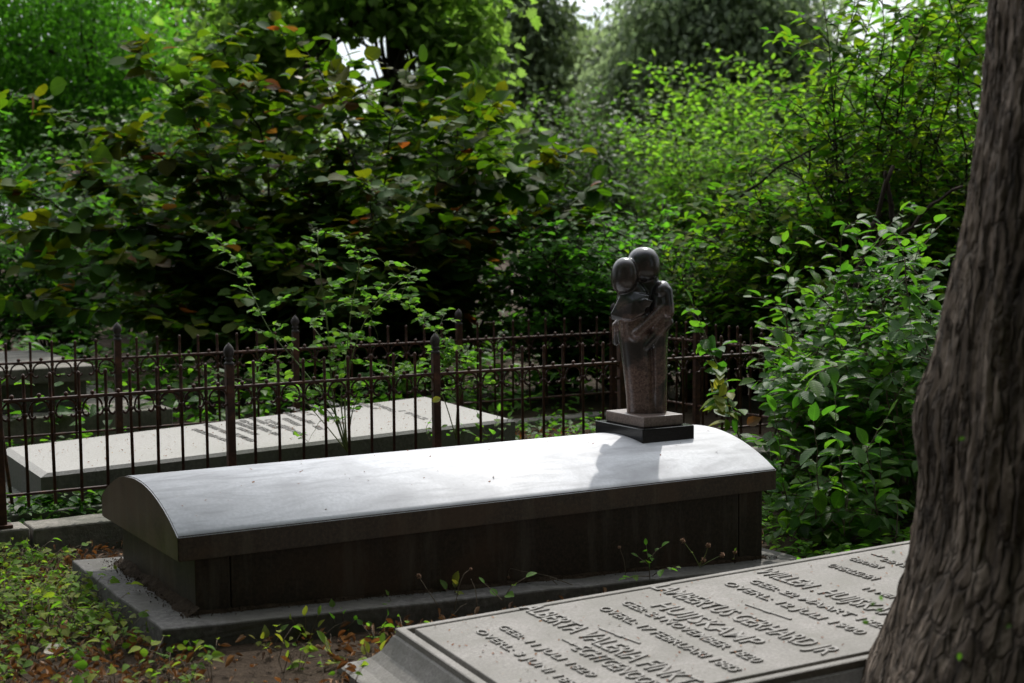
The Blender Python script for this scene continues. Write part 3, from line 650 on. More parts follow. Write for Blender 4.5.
# ------------------------------------------------------------------ slab inside the railing
def plot_slab():
    t = empty('grave_slab', (0, 0, 0))
    tag(t, 'pale grey grave slab with worn lettering lying inside the iron railings', 'gravestone')
    top = [W(.012,1.755,-.935), W(2.185,1.835,-.882), W(2.235,2.82,-.872), W(.02,2.52,-.9275)]
    top = [Vector(p) for p in top]
    c = sum(top, Vector())/4
    low = [Vector((p.x, p.y, H-1.12)) for p in top]
    bm = bmesh.new()
    def ring(pts): return [bm.verts.new(p) for p in pts]
    inn = [p + (c-p).normalized()*.032 for p in top]
    dn = [p - Vector((0, 0, .014)) for p in top]
    rows = [ring(low), ring(dn), ring(inn)]
    for a, b in zip(rows, rows[1:]):
        for k in range(4): bm.faces.new((a[k], a[(k+1) % 4], b[(k+1) % 4], b[k]))
    bm.faces.new(rows[-1]); bm.faces.new(rows[0][::-1])
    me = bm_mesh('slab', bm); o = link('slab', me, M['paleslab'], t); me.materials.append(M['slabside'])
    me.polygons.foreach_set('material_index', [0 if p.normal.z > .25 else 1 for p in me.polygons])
    # ledge showing at its left foot
    A = [W(-.12,1.66,-1.065), W(2.3,1.70,-1.065), W(2.34,2.95,-1.065), W(-.12,2.76,-1.065)]
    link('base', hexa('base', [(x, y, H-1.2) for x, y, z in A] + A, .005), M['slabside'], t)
    n = (inn[1]-inn[0]).cross(inn[3]-inn[0]).normalized()
    def pxl(px, py):
        q = np.array([(px-512), (py-341.5)]); ro = -.0091; cc, s = math.cos(ro), math.sin(ro)
        q = np.array([cc*q[0]+s*q[1], -s*q[0]+cc*q[1]])/1503.58
        cp, sp = math.cos(.0756), math.sin(.0756); d = Vector((q[0], cp - q[1]*sp, -sp - q[1]*cp)); o_ = Vector((0, 0, H))
        k = (inn[0]-o_).dot(n)/d.dot(n); return o_ + d*k
    spec = [('OVERLEDEN 1861', (190,429.5),(224,441.5)), ('HENDRIK GERRIT', (203,425),(228,435)), ('GEBOREN 1799', (232,422.5),(252,430)), ('TE ZUTPHEN', (231,434),(250,442)),
            ('JOHANNA', (234,428),(254,435.5)), ('GEB: 8 MEI 1803', (238,420.5),(262,430)), ('OVERL: 1870', (256,428),(275,435.5)), ('VAN DER WERF', (247,418),(276,429)),
            ('WEDUWE', (280,427),(301,436)), ('CORNELIS', (263,420),(289,430)), ('GEBOREN', (281,418.5),(296,426)), ('OVERLEDEN', (282,413),(303,422)), ('1811 - 1884', (304,421),(318,430)),
            ('RUST', (287,408),(310,416)), ('ZACHT', (308,405),(330,415)), ('ANNO 1885', (318,414),(340,424)), ('GEB: 1820', (322,401),(352,412)), ('DEN 4 JUNI', (345,399),(372,409)), ('OVERL:', (372,404),(392,412)), ('1902', (398,411),(424,420))]
    lines = []
    for s, a, b in spec:
        p, q = pxl(*a), pxl(*b); u = q-p; wd = u.length; u.normalize(); v = n.cross(u)
        lines.append((s, p, u, v, n, wd, .034, .003))
    link('inscription', text_mesh(lines), M['inset'], t)
plot_slab()

# ------------------------------------------------------------------ stepped tomb behind the railing, far left
def far_tomb():
    t = empty('stepped_tomb', W(-1.2, 3.75, -1.1), TH)
    tag(t, 'wide grey stepped tomb behind the railing at the far left, half under hanging leaves', 'tomb')
    bm = bmesh.new(); box_bm(bm, -1.2, 1.95, -.02, 1.25, .32, .40); bevel(bm, .006); link('slab', bm_mesh('slab', bm), M['kerb'], t)
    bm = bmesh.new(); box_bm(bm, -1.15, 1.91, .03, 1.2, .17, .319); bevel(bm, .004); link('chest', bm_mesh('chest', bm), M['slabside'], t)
    bm = bmesh.new(); box_bm(bm, -1.3, 2.3, -.20, 1.25, -.1, .169); bevel(bm, .008); link('base', bm_mesh('base', bm), M['kerb'], t)
far_tomb()


# ------------------------------------------------------------------ plants: builders
class Plant:
    def __init__(self): self.L, self.Rd = [], []; self.P, self.D, self.Nn, self.S = [], [], [], []
    def tube(self, pts, r): self.L.append(np.asarray(pts)); self.Rd.append(np.asarray(r))
    def leaf(self, P, D, Nn, S):
        self.P.append(np.atleast_2d(P)); self.D.append(np.atleast_2d(D)); self.Nn.append(np.atleast_2d(Nn)); self.S.append(np.atleast_1d(S))
    def n(self): return sum(len(x) for x in self.S)
    def build(self, root, T, leafmat, stemmat, fol='foliage', stm='stems', seg=5, second=None):
        if self.L: link(stm, tubes(stm, self.L, self.Rd, seg), stemmat, root)
        if self.P:
            P, D, Nn, S = map(np.concatenate, (self.P, self.D, self.Nn, self.S))
            if second:
                T2, m2, frac, nm = second
                # the second sort sits at the outermost tips
                pick = rng.random(len(P)) < frac
                link(nm, leaves(nm, T2, P[pick], D[pick], Nn[pick], S[pick]), m2, root)
                P, D, Nn, S = P[~pick], D[~pick], Nn[~pick], S[~pick]
            link(fol, leaves(fol, T, P, D, Nn, S), leafmat, root)
def curve(p0, p1, bow, k=9, wob=.02, up=None):
    p0, p1 = np.asarray(p0, float), np.asarray(p1, float); t = np.linspace(0, 1, k)[:, None]
    L_ = np.linalg.norm(p1-p0)
    mid = (p0+p1)/2 + np.asarray(bow)*L_
    P = (1-t)**2*p0 + 2*t*(1-t)*mid + t*t*p1
    P[1:-1] += rng.normal(0, wob*L_/3, (k-2, 3)); return P
def leafy(pl, P, gap, size, r0, rank='flat', droop=.25, sj=.2, start=.1, upn=1.0, splay=.9):
    """leaves in two ranks along the polyline P"""
    P = np.asarray(P); seg = np.linalg.norm(np.diff(P, axis=0), axis=1); cum = np.concatenate([[0], np.cumsum(seg)]); Lt = cum[-1]
    n = max(int(Lt*(1-start)/gap), 2); s = np.linspace(start*Lt, Lt, n)
    Q = np.stack([np.interp(s, cum, P[:, i]) for i in range(3)], 1); T = unit(np.gradient(Q, axis=0)) if n > 2 else np.repeat(unit(P[-1:]-P[:1]), n, 0)
    side = np.cross(T, [0, 0, 1.0]); side = unit(side + rng.normal(0, .15, side.shape))
    sg = np.where(np.arange(n) % 2 == 0, 1, -1)[:, None]
    D = T*(1-splay*.5) + side*sg*splay + rng.normal(0, .22, (n, 3)); D[:, 2] -= droop
    D[-1] = T[-1] + rng.normal(0, .15, 3)
    Nn = np.array([0, -.14, upn]) + rng.normal(0, .27, (n, 3))
    S = size*rng.uniform(1-sj*1.5, 1+sj, n)*np.where(np.arange(n) > n-3, .75, 1)
    pl.leaf(Q, D, Nn, S)
def bush(root_pts, tips, nside, slen, gap, size, r0=.012, bow=.12, t0=.25, droop=.25, side_up=.25, sub=2, sside=.9, wob=.03, pl=None, hor=1.0):
    pl = pl or Plant()
    for i, tip in enumerate(tips):
        p0 = root_pts[rng.integers(len(root_pts))] + rng.normal(0, .05, 3)*[1, 1, 0]
        b = np.array([0, 0, bow]) + rng.normal(0, bow*.35, 3)
        C = curve(p0, tip, b, 10, wob); L_ = np.linalg.norm(tip-p0)
        pl.tube(C, np.linspace(r0, r0*.18, len(C)))
        leafy(pl, C[-3:], gap, size, r0, start=0)
        T = unit(np.gradient(C, axis=0))
        for j in range(nside):
            t = t0 + (1-t0)*(j+rng.random())/nside; k = min(int(t*9), 8); f = t*9-k; Q = C[k]*(1-f)+C[k+1]*f
            a = rng.uniform(0, 2*np.pi); d = np.array([math.cos(a), math.sin(a), 0])*hor + T[k]*.5 + np.array([0, 0, side_up*rng.uniform(-.4, 1)])
            d = unit(d)*slen*rng.uniform(.5, 1.15)*(1-.55*t)
            S_ = curve(Q, Q+d, np.array([0, 0, .10]), 6, .04)
            pl.tube(S_, np.linspace(r0*.35, r0*.10, len(S_))); leafy(pl, S_, gap, size, r0, droop=droop, start=.15)
            for m in range(sub):
                q = S_[rng.integers(1, 5)]; a2 = a + rng.uniform(.5, 1.2)*(1 if m % 2 else -1)
                d2 = unit(np.array([math.cos(a2), math.sin(a2), rng.uniform(-.2, .35)]))*slen*.45*rng.uniform(.5, 1.1)*(1-.4*t)
                S2 = curve(q, q+d2, np.array([0, 0, .08]), 5, .04)
                pl.tube(S2, np.linspace(r0*.2, r0*.08, len(S2))); leafy(pl, S2, gap, size, r0, droop=droop, start=.1)
    return pl
def thing(name, label, cat, loc=(0, 0, 0), group=None):
    return tag(empty(name, (0, 0, 0)), label, cat, group)
def settle(root, loc):
    """move the empty to the foot of the plant, keeping its children where they were built"""
    root.location = loc
    for c in root.children: c.location = (-loc[0], -loc[1], -loc[2])
def crown_leaves(C, Rv, nclump, per, size, spread, droop=.3, hang=False, flat=.6, shell=.75):
    """leaf clumps through an ellipsoid; returns arrays + clump centres"""
    u = unit(rng.normal(size=(nclump, 3))); r = rng.uniform(shell-.35, 1, nclump)[:, None]**.7
    K = np.array(C) + u*r*np.array(Rv)*(1+.18*rng.normal(size=(nclump, 1)))
    sp = spread*rng.uniform(.55, 1.4, (nclump, 1, 1))
    G = rng.normal(size=(nclump, per, 3))*sp*np.array([1, 1, flat])
    if hang: G[..., 2] -= np.abs(rng.normal(size=(nclump, per)))*sp[..., 0]*2.2; G[..., :2] *= .45
    P = (K[:, None] + G).reshape(-1, 3); n = len(P)
    D = unit(G.reshape(-1, 3))*.6 + rng.normal(size=(n, 3))*.5; D[:, 2] -= droop
    if hang: D[:, 2] -= 1.2
    Nn = rng.normal(0, .5, (n, 3)) + [0, 0, 1]
    if hang: Nn = rng.normal(size=(n, 3)) + [0, 0, .3]
    return P, D, Nn, size*rng.uniform(.7, 1.25, n), K
def tree(name, label, base, trunk_h, trunk_r, blobs, T, leafm, size, spread, group=None, barkm='darkbark', nlimb=14, droop=.3, hang=False, flat=.6, lean=(0, 0), per=60, limbs=(), gaps=()):
    t = thing(name, label, 'tree', group=group); base = np.array(base, float)
    top = base + np.array([lean[0], lean[1], trunk_h])
    TL, TR = [curve(base, top, (0, 0, 0), 10, .02)], [np.linspace(trunk_r*1.25, trunk_r*.55, 10)]
    PL = Plant(); Ks = []
    for C, Rv, nc in blobs:
        P, D, Nn, S, K = crown_leaves(C, Rv, nc, per, size, spread, droop, hang, flat)
        for gc, gr in gaps:                     # open places in the crown
            k_ = (((P-np.array(gc))/np.array(gr))**2).sum(1) > 1; P, D, Nn, S = P[k_], D[k_], Nn[k_], S[k_]
        PL.leaf(P, D, Nn, S); Ks.append(K)
    Ks = np.concatenate(Ks)
    sel = Ks[rng.permutation(len(Ks))[:nlimb*3]]
    for i, K in enumerate(sel):
        f = rng.uniform(.35, 1); p = TL[0][int(f*9)]
        r = trunk_r*(.30 if i < nlimb else .14)
        TL.append(curve(p, K, (0, 0, .10), 8, .05)); TR.append(np.linspace(r, r*.15, 8))
    for a, b, bw, r in limbs: TL.append(curve(a, b, bw, 10, .03)); TR.append(np.linspace(r, r*.3, 10))
    link('trunk', tubes('trunk', TL, TR, 8), M[barkm], t)
    PL.build(t, T, M[leafm], None, fol='crown')
    settle(t, base); return t

# ------------------------------------------------------------------ hazel bush behind the railing
def hazel():
    t = thing('hazel_bush', 'big dark bush with large round leaves, some rusty orange, hanging over the far railing', 'bush')
    roots = [np.array([x, y, .08]) for x, y in ((-1.5,10.3),(-1.1,10.5),(-.8,10.2),(-1.3,10.8),(-.5,10.5))]
    tips = []
    for px, py, d in ((155,52,10.0),(222,34,10.1),(300,36,10.2),(335,62,10.0),(410,72,9.9),(470,100,9.9),(500,105,10.4),(560,150,9.8),(592,188,9.8),(45,97,9.7),
                      (85,165,9.3),(20,180,9.3),(15,228,9.0),(8,296,8.8),(60,262,9.0),(120,130,9.6),(190,90,9.8),(260,75,10.3),(380,120,10.2),(440,130,9.6),(525,175,9.5),(560,205,9.6),(590,222,10.0)):
        tips.append(sc(px, py, d))
    for i in range(50):
        px = rng.uniform(110, 480); py = rng.uniform(135, 260) if i % 3 == 0 else rng.uniform(215, 330)
        tips.append(sc(px, py, rng.uniform(9.0, 11.6)))
    pl = bush(roots, tips, 15, .62, .060, .140, r0=.014, bow=.14, t0=.22, droop=.18, sub=2)
    for tip in tips[:23]:                  # broad young leaves at the long shoots' ends
        C = curve(tip + rng.normal(0, .05, 3) - [0, 0, .12], tip + rng.normal(0, .06, 3) + [0, 0, .05], (0, 0, .1), 5, .02); leafy(pl, C, .04, .15, .003, start=0, upn=.3)
    # dense dark skirt of foliage low in the bush
    low = [sc(rng.uniform(90, 455), rng.uniform(250, 350), rng.uniform(8.9, 10.8)) for _ in range(40)]
    bush(roots, low, 12, .5, .06, .135, r0=.012, bow=.2, t0=.35, droop=.35, sub=1, pl=pl)
    pl.build(t, ROUND, M['hazel'], M['darkbark'], second=(ROUND, M['hazelrust'], .045, 'rusty_leaves'))
    for c in t.children:
        if c.name.startswith('rusty'): c['label'] = 'rusty orange leaves scattered over the bush'
    settle(t, (-1.0, 10.4, .08))
    return pl.n()
print('hazel', hazel())

# ------------------------------------------------------------------ thin rose canes at the near railing
def compound(pl, P, gap, size, k=5, spread=.05):
    """pinnate leaves along a cane"""
    P = np.asarray(P); seg = np.linalg.norm(np.diff(P, axis=0), axis=1); cum = np.concatenate([[0], np.cumsum(seg)])
    n = max(int(cum[-1]/gap), 1)
    for s in np.linspace(cum[-1]*.12, cum[-1], n):
        Q = np.array([np.interp(s, cum, P[:, i]) for i in range(3)]); a = rng.uniform(0, 2*np.pi)
        d = unit(np.array([math.cos(a), math.sin(a), rng.uniform(-.1, .5)])); R_ = curve(Q, Q+d*spread*rng.uniform(.7, 1.3), (0, 0, .12), 5, .02)
        pl.tube(R_, np.linspace(.0011, .0006, 5)); sd_ = unit(np.cross(d, [0, 0, 1]))
        for i in range(1, 4 if k > 5 else 3):
            q = R_[i+1]
            for g in (-1, 1): pl.leaf(q, sd_*g + d*.5 + rng.normal(0, .25, 3), rng.normal(0, .55, 3)+[0, -.35, .8], size*rng.uniform(.7, 1.15))
        pl.leaf(R_[-1], d + rng.normal(0, .15, 3), rng.normal(0, .55, 3)+[0, -.35, .8], size*rng.uniform(.9, 1.25))
def rose(paths, label, foot, gap=.034, size=.030):
    t = thing('rose_bush', label, 'bush', group='thin rose canes at the near railing')
    pl = Plant()
    for pts, r, leafst in paths:
        A = np.array([sc(*p) for p in pts]); k = 4*len(A); s = np.linspace(0, len(A)-1, k)
        C = np.stack([np.interp(s, np.arange(len(A)), A[:, i]) for i in range(3)], 1)
        for _ in range(3): C[1:-1] = (C[:-2]+2*C[1:-1]+C[2:])/4
        pl.tube(C, np.linspace(r, r*.3, k))
        st = int(leafst*k)
        if st < k-2: compound(pl, C[st:], gap, size)
        for j in range(st, k-1, 3):                     # short side shoots
            d = rng.normal(0, 1, 3)*[1, .7, .5]+[0, 0, .25]; S_ = curve(C[j], C[j]+unit(d)*rng.uniform(.05, .17), (0, 0, .1), 5, .03)
            pl.tube(S_, np.linspace(r*.4, r*.2, 5)); compound(pl, S_, gap, size)
    pl.build(t, SMALL, M['rose'], M['greenstem'], stm='canes'); settle(t, foot)
D1 = 6.35
rose([([(345,452,D1),(335,425,D1),(330,385,D1),(328,330,D1),(322,285,D1),(318,240,D1-.1),(322,232,D1-.1)], .0055, .35),
      ([(345,452,D1),(338,420,D1),(325,400,D1+.05),(300,365,D1+.1),(268,330,D1+.15),(250,285,D1+.2),(232,250,D1+.2),(212,232,D1+.2)], .004, .45),
      ([(345,452,D1),(342,400,D1),(352,350,D1),(368,312,D1),(392,285,D1-.1),(418,268,D1-.1)], .004, .35),
      ([(345,452,D1),(330,410,D1),(300,392,D1-.1),(262,378,D1-.15),(240,385,D1-.2)], .003, .4),
      ([(345,452,D1),(350,410,D1),(362,385,D1-.1),(392,378,D1-.1)], .003, .3),
      ([(345,452,D1),(338,400,D1),(345,360,D1+.1),(352,300,D1+.15),(362,262,D1+.1),(350,235,D1)], .0035, .35),
      ([(345,452,D1),(320,420,D1),(285,378,D1-.05),(256,372,D1)], .003, .35)],
     'taller thin rose bush with arching canes of small leaves growing behind the near railing', sc(345, 452, D1), .040, .038)
D2 = 6.55
rose([([(455,440,D2),(456,412,D2),(458,400,D2)], .006, 2),
      ([(457,402,D2),(440,388,D2),(418,372,D2),(405,366,D2),(398,372,D2)], .0035, .3),
      ([(457,402,D2),(466,378,D2),(455,358,D2),(435,330,D2),(415,310,D2),(398,298,D2-.1),(385,300,D2-.1)], .0035, .05),
      ([(457,402,D2),(452,385,D2),(446,360,D2),(440,345,D2)], .003, .2),
      ([(457,402,D2),(463,372,D2),(468,352,D2)], .003, .2),
      ([(455,440,D2),(444,400,D2),(425,360,D2),(440,352,D2)], .003, .5)],
     'shorter rose bush with one bare stem, to the right of the taller rose bush', sc(455, 440, D2), .034, .036)

# ------------------------------------------------------------------ snowberry shrub and hanging sprays, right of the tomb
def snowberry():
    t = thing('snowberry_bush', 'leafy shrub with oval green leaves filling the gap between the curved tomb and the tree', 'bush')
    roots = [np.array([x, y, -.04]) for x, y in ((1.35,6.5),(1.7,6.3),(1.5,7.0),(1.9,6.8),(2.1,6.4),(1.25,6.9))]
    tips = [sc(*p) for p in ((905,250,6.0),(900,215,6.6),(880,240,6.4),(870,270,6.2),(850,300,6.3),(925,270,6.4),(940,230,6.6),(915,300,6.0),(800,365,6.0),(790,350,6.2),(770,385,5.9),(812,395,5.7),(820,330,6.4),(845,350,5.9),(865,330,5.7),(890,320,5.7))]
    for i in range(60): tips.append(sc(rng.uniform(772, 960), rng.uniform(340, 500), rng.uniform(5.7, 7.2)))
    for i in range(26): tips.append(sc(rng.uniform(775, 930), rng.uniform(225, 350), rng.uniform(6.4, 7.4)))
    pl = bush(roots, tips, 8, .30, .044, .092, r0=.007, bow=.16, t0=.3, droop=.3, sub=1)
    for _ in range(34):                     # low outer shoots with big leaves, down to the ground
        C = curve(sc(rng.uniform(780, 905), rng.uniform(530, 548), rng.uniform(5.5, 6.2)), sc(rng.uniform(775, 910), rng.uniform(440, 525), rng.uniform(5.4, 6.1)), (rng.normal(0, .1), 0, .1), 7, .04); pl.tube(C, np.linspace(.003, .0012, 7)); leafy(pl, C, .036, .075, .003, droop=.35, start=.1)
    # pendulous sprays in front
    for a, b, bw in (((905,262,5.9),(912,345,5.8),(0,-.05,.1)), ((838,370,5.8),(800,400,5.6),(0,0,.2)), ((845,500,5.5),(836,400,5.4),(0,0,0)), ((818,525,5.5),(815,425,5.4),(.05,0,0)), ((870,500,5.5),(850,440,5.3),(0,0,.1)), ((862,470,5.6),(890,420,5.5),(0,0,.1)),((790,520,5.7),(775,415,5.7),(0,0,.1)),((880,520,5.5),(868,450,5.4),(0,0,.1))):
        C = curve(sc(*a), sc(*b), bw, 8, .03); pl.tube(C, np.linspace(.003, .0012, 8)); leafy(pl, C, .03, .088, .003, droop=.35, start=.05)
    pl.build(t, OVAL, M['snow'], M['greystem'])
    settle(t, (1.6, 6.6, -.04)); return pl.n()
print('snow', snowberry())
def spray():
    t = thing('leafy_shoot', 'drooping leafy shoot with yellowing lower leaves just right of the couple statue', 'plant')
    pl = Plant()
    A = [(738,436,6.5),(728,400,6.4),(712,360,6.4),(700,325,6.4),(688,312,6.4),(690,318,6.35)]
    P_ = np.array([sc(*p) for p in A]); pl.tube(P_, np.linspace(.004, .0015, len(P_)))
    foot = sc(745, 452, 6.55); pl.tube([foot, P_[0]], [.004, .004])
    up = curve(sc(732,420,6.4), sc(693,306,6.35), (.04, 0, .05), 12, .01); pl.tube(up, np.linspace(.0035, .0015, 12)); leafy(pl, up, .026, .10, .003, droop=.5, start=.0)
    up2 = curve(sc(742,430,6.4), sc(700,335,6.35), (.05, 0, .06), 12, .01); pl.tube(up2, np.linspace(.003, .0014, 12)); leafy(pl, up2, .030, .095, .003, droop=.6, start=.1)
    pl.build(t, OVAL, M['snow'], M['greystem'])
    p2 = Plant(); lo = curve(sc(728,425,6.35), sc(712,395,6.3), (0, 0, .1), 6, .01); leafy(p2, lo, .014, .085, .003, droop=.6, start=0)
    lo = curve(sc(735,410,6.35), sc(718,372,6.3), (0, 0, .1), 6, .01); leafy(p2, lo, .02, .08, .003, droop=.6, start=0)
    p2.build(t, OVAL, M['yellowing'], M['greystem'], fol='yellow_leaves', stm='stems')
    settle(t, foot)
spray()

# ------------------------------------------------------------------ tall thicket right, with curved dark branches
def thicket():
    t = thing('tall_shrub', 'tall dense small-leaved shrub with curved dark branches, left of the foreground tree', 'bush')
    roots = [np.array([x, y, .05]) for x, y in ((2.1,9.0),(2.5,9.4),(2.9,8.8),(1.9,9.6),(2.3,8.6),(3.3,9.2))]
    tips = [sc(*p) for p in ((895,5,8.5),(870,20,8.7),(930,10,8.4),(905,30,8.9),(960,10,8.6),(845,45,8.8),(822,8,8.6),(790,40,9.0),(830,60,8.8),(860,-15,8.6),(880,5,8.4),(915,-40,8.6),(940,-30,8.8),(975,-60,8.6),(880,40,9.2),(920,30,8.4),(765,130,9.2),(735,160,9.3),(720,190,9.0),(700,225,9.0),(690,265,8.9),(760,200,8.6),(800,110,8.8),(790,160,8.5),(670,300,9.2))]
    for i in range(125): 
        px = rng.uniform(690, 1010); lo = 60 + max(0, 860-px)*.95
        tips.append(sc(px, rng.uniform(lo, 330), rng.uniform(8.2, 10.2)))
    pl = bush(roots, tips, 13, .52, .058, .100, r0=.012, bow=.12, t0=.25, droop=.2, sub=2)
    for a, b, bw, r in (((848,345,8.0),(893,170,8.0),(-.05,0,.0),.022), ((893,225,8.0),(885,175,8.0),(0,0,.0),.018), ((862,300,7.9),(962,191,7.9),(-.05,0,.18),.016), ((850,340,8.0),(930,250,7.8),(0,0,.15),.012),
                        ((740,200,8.6),(858,135,8.6),(0,0,.12),.008)  ):
        C = curve(sc(*a), sc(*b), bw, 12, .03); pl.tube(C, np.linspace(r, r*.5, 12))
    C = curve(np.array([1.75, 8.1, 0]), sc(848,345,8.0), (0, 0, 0), 8, .03); pl.tube(C, np.linspace(.028, .022, 8))
    pl.build(t, OVATE, M['thicket'], M['darkbark'])
    settle(t, (2.3, 9.0, .05)); return pl.n()
print('thicket', thicket())

# ------------------------------------------------------------------ shrubs behind
def shrub(label, roots, box, ntips, nside, slen, gap, size, T, leafm, name='shrub', group='shrubs behind the graves', sub=2, r0=.012, cat='bush', droop=.2, extra=()):
    t = thing(name, label, cat, group=group)
    (x0, x1), (y0, y1), (d0, d1) = box
    tips = [sc(rng.uniform(x0, x1), y0+(y1-y0)*rng.random()**1.1, rng.uniform(d0, d1)) for _ in range(ntips)] + [sc(*e) for e in extra]
    rts = [np.array([x, y, .06]) for x, y in roots]
    pl = bush(rts, tips, nside, slen, gap, size, r0=r0, bow=.14, t0=.2, droop=droop, sub=sub)
    pl.build(t, T, M[leafm], M['darkbark']); settle(t, rts[0]); return pl.n()
n = 0
n += shrub('bright green bramble thicket at the left edge, left of the big dark bush', [(-4.6,12.6),(-4.0,12.9),(-3.6,12.4),(-5.2,12.8)], ((-60,150),(150,330),(11.4,13.2)), 80, 10, .55, .06, .085, LOBED, 'bramble', name='bramble_bush', extra=((20,95,12),(75,110,12.4),(0,120,12)))
n += shrub('sunlit green bramble behind the railing between the dark bush and the couple statue', [(.3,10.2),(.8,10.0),(1.1,10.5)], ((485,680),(215,345),(9.0,10.6)), 90, 10, .45, .055, .08, LOBED, 'bramble', name='bramble_bush')
n += shrub('low green shrub behind the right end of the railing', [(1.2,9.6),(1.6,9.8)], ((640,800),(245,345),(8.8,10.2)), 60, 9, .4, .05, .06, OVATE, 'thicket')
n += shrub('pale lime-green shrub in the middle distance, right of centre', [(2.9,17.5),(3.3,18),(2.4,17.8),(1.9,17.2)], ((620,800),(110,240),(16,18.5)), 80, 10, .8, .09, .11, OVATE, 'bright', sub=2, extra=((690,100,17),(655,130,17),(740,90,17.5)))
n += shrub('soft green shrub beyond the dark bush, below the conifers', [(.6,19),(1.2,19.4),(1.7,18.6)], ((510,650),(95,230),(17.5,20)), 76, 10, .9, .10, .11, OVATE, 'maple')
n += shrub('tall pale-leaved shrub in front of the willow', [(2.6,21),(3.4,21.5)], ((650,840),(60,150),(20,22)), 60, 10, 1.0, .11, .12, OVAL, 'bright')
n += shrub('dim green shrub far back between the left brambles and the dark bush', [(-3.2,16),(-2.4,16.4),(-4.2,16.2)], ((60,330),(90,260),(14.5,17)), 80, 10, .9, .09, .10, OVATE, 'maple')
print('shrubs', n)

# ------------------------------------------------------------------ trees beyond
G_ = 'trees beyond the graves'
def at(px, d): return (px-512)/1503.6*d
def zt(py, d): return H+(228-py)/1503.6*d
def blob(px, py, d, rx, rz, ry=None, n=60): return ((at(px, d), d, zt(py, d)), (rx/1503.6*d, ry or rx/1503.6*d*.8, rz/1503.6*d), n)
tree('feathery_tree', 'feathery light green tree at the upper left of the picture', (at(90,21),21.5,0), 4.0, .14,
     [blob(70,60,21,120,110,n=230), blob(60,90,23,150,120,n=260), blob(150,110,20.5,70,60,n=60), blob(10,120,20.5,80,80,n=70), blob(60,-60,21.5,130,80,n=60)], SMALL, 'bramble', .085, .26, G_, per=62, droop=.5, flat=.9)
tree('dim_tree', 'dim greyish-green tree between the feathery tree and the maple', (at(215,27),27.5,0), 5.0, .16,
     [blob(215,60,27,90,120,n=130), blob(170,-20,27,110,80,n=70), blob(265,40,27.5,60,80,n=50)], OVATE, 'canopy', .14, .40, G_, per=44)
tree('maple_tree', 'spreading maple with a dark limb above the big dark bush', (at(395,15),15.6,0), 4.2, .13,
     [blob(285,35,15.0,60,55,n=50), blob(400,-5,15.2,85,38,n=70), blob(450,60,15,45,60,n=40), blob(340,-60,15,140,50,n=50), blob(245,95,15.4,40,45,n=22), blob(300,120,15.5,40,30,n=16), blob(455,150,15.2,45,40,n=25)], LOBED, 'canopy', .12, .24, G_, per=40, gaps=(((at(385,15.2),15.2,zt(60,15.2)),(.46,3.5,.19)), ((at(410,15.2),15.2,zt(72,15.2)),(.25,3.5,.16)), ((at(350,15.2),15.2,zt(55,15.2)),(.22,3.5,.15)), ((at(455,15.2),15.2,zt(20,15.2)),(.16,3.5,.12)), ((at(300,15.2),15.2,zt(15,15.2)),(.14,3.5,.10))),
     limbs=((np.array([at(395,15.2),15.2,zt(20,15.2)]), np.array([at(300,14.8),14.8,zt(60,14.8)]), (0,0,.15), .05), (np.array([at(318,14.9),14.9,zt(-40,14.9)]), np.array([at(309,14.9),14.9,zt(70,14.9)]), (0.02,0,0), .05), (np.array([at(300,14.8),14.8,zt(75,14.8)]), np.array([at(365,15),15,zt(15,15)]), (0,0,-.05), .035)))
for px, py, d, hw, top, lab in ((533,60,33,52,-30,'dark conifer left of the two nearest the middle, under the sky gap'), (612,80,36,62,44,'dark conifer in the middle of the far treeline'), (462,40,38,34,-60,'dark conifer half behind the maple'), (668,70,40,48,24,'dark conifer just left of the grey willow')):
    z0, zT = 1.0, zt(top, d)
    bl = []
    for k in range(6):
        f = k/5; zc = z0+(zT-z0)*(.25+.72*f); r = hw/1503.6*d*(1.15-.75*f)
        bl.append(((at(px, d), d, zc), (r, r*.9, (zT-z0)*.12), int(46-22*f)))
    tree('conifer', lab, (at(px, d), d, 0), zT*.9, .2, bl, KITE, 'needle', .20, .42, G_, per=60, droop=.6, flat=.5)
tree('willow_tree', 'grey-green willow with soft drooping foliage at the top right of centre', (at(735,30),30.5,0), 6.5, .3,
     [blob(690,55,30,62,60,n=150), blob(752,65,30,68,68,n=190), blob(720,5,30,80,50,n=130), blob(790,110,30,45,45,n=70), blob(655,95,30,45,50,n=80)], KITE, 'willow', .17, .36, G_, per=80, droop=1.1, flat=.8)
tree('pale_tree', 'pale tree at the top right, seen in gaps beside the foreground tree', (at(920,24),24.5,0), 4.5, .18,
     [blob(915,120,24,90,90,n=70), blob(860,150,24,60,60,n=40), blob(965,40,24,60,70,n=40)], OVATE, 'bright', .13, .32, G_, per=56)
# a far belt of woodland that reads as one mass
def woods():
    t = Plant()
    for i in range(46):
        x = -75 + i*3.4 + rng.uniform(-1, 1); d = rng.uniform(46, 58); h = rng.uniform(3.8, 5.4) + (3.0 if x < -9 else 0)
        P, D, Nn, S, K = crown_leaves((x, d, h*.5), (3.2, 2.5, h*.55), 44, 44, .42, .75, .3, shell=.6)
        t.leaf(P, D, Nn, S)
    P, D, Nn, S = map(np.concatenate, (t.P, t.D, t.Nn, t.S))
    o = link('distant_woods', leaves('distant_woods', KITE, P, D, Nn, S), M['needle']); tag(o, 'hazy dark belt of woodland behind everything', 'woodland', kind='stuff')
woods()

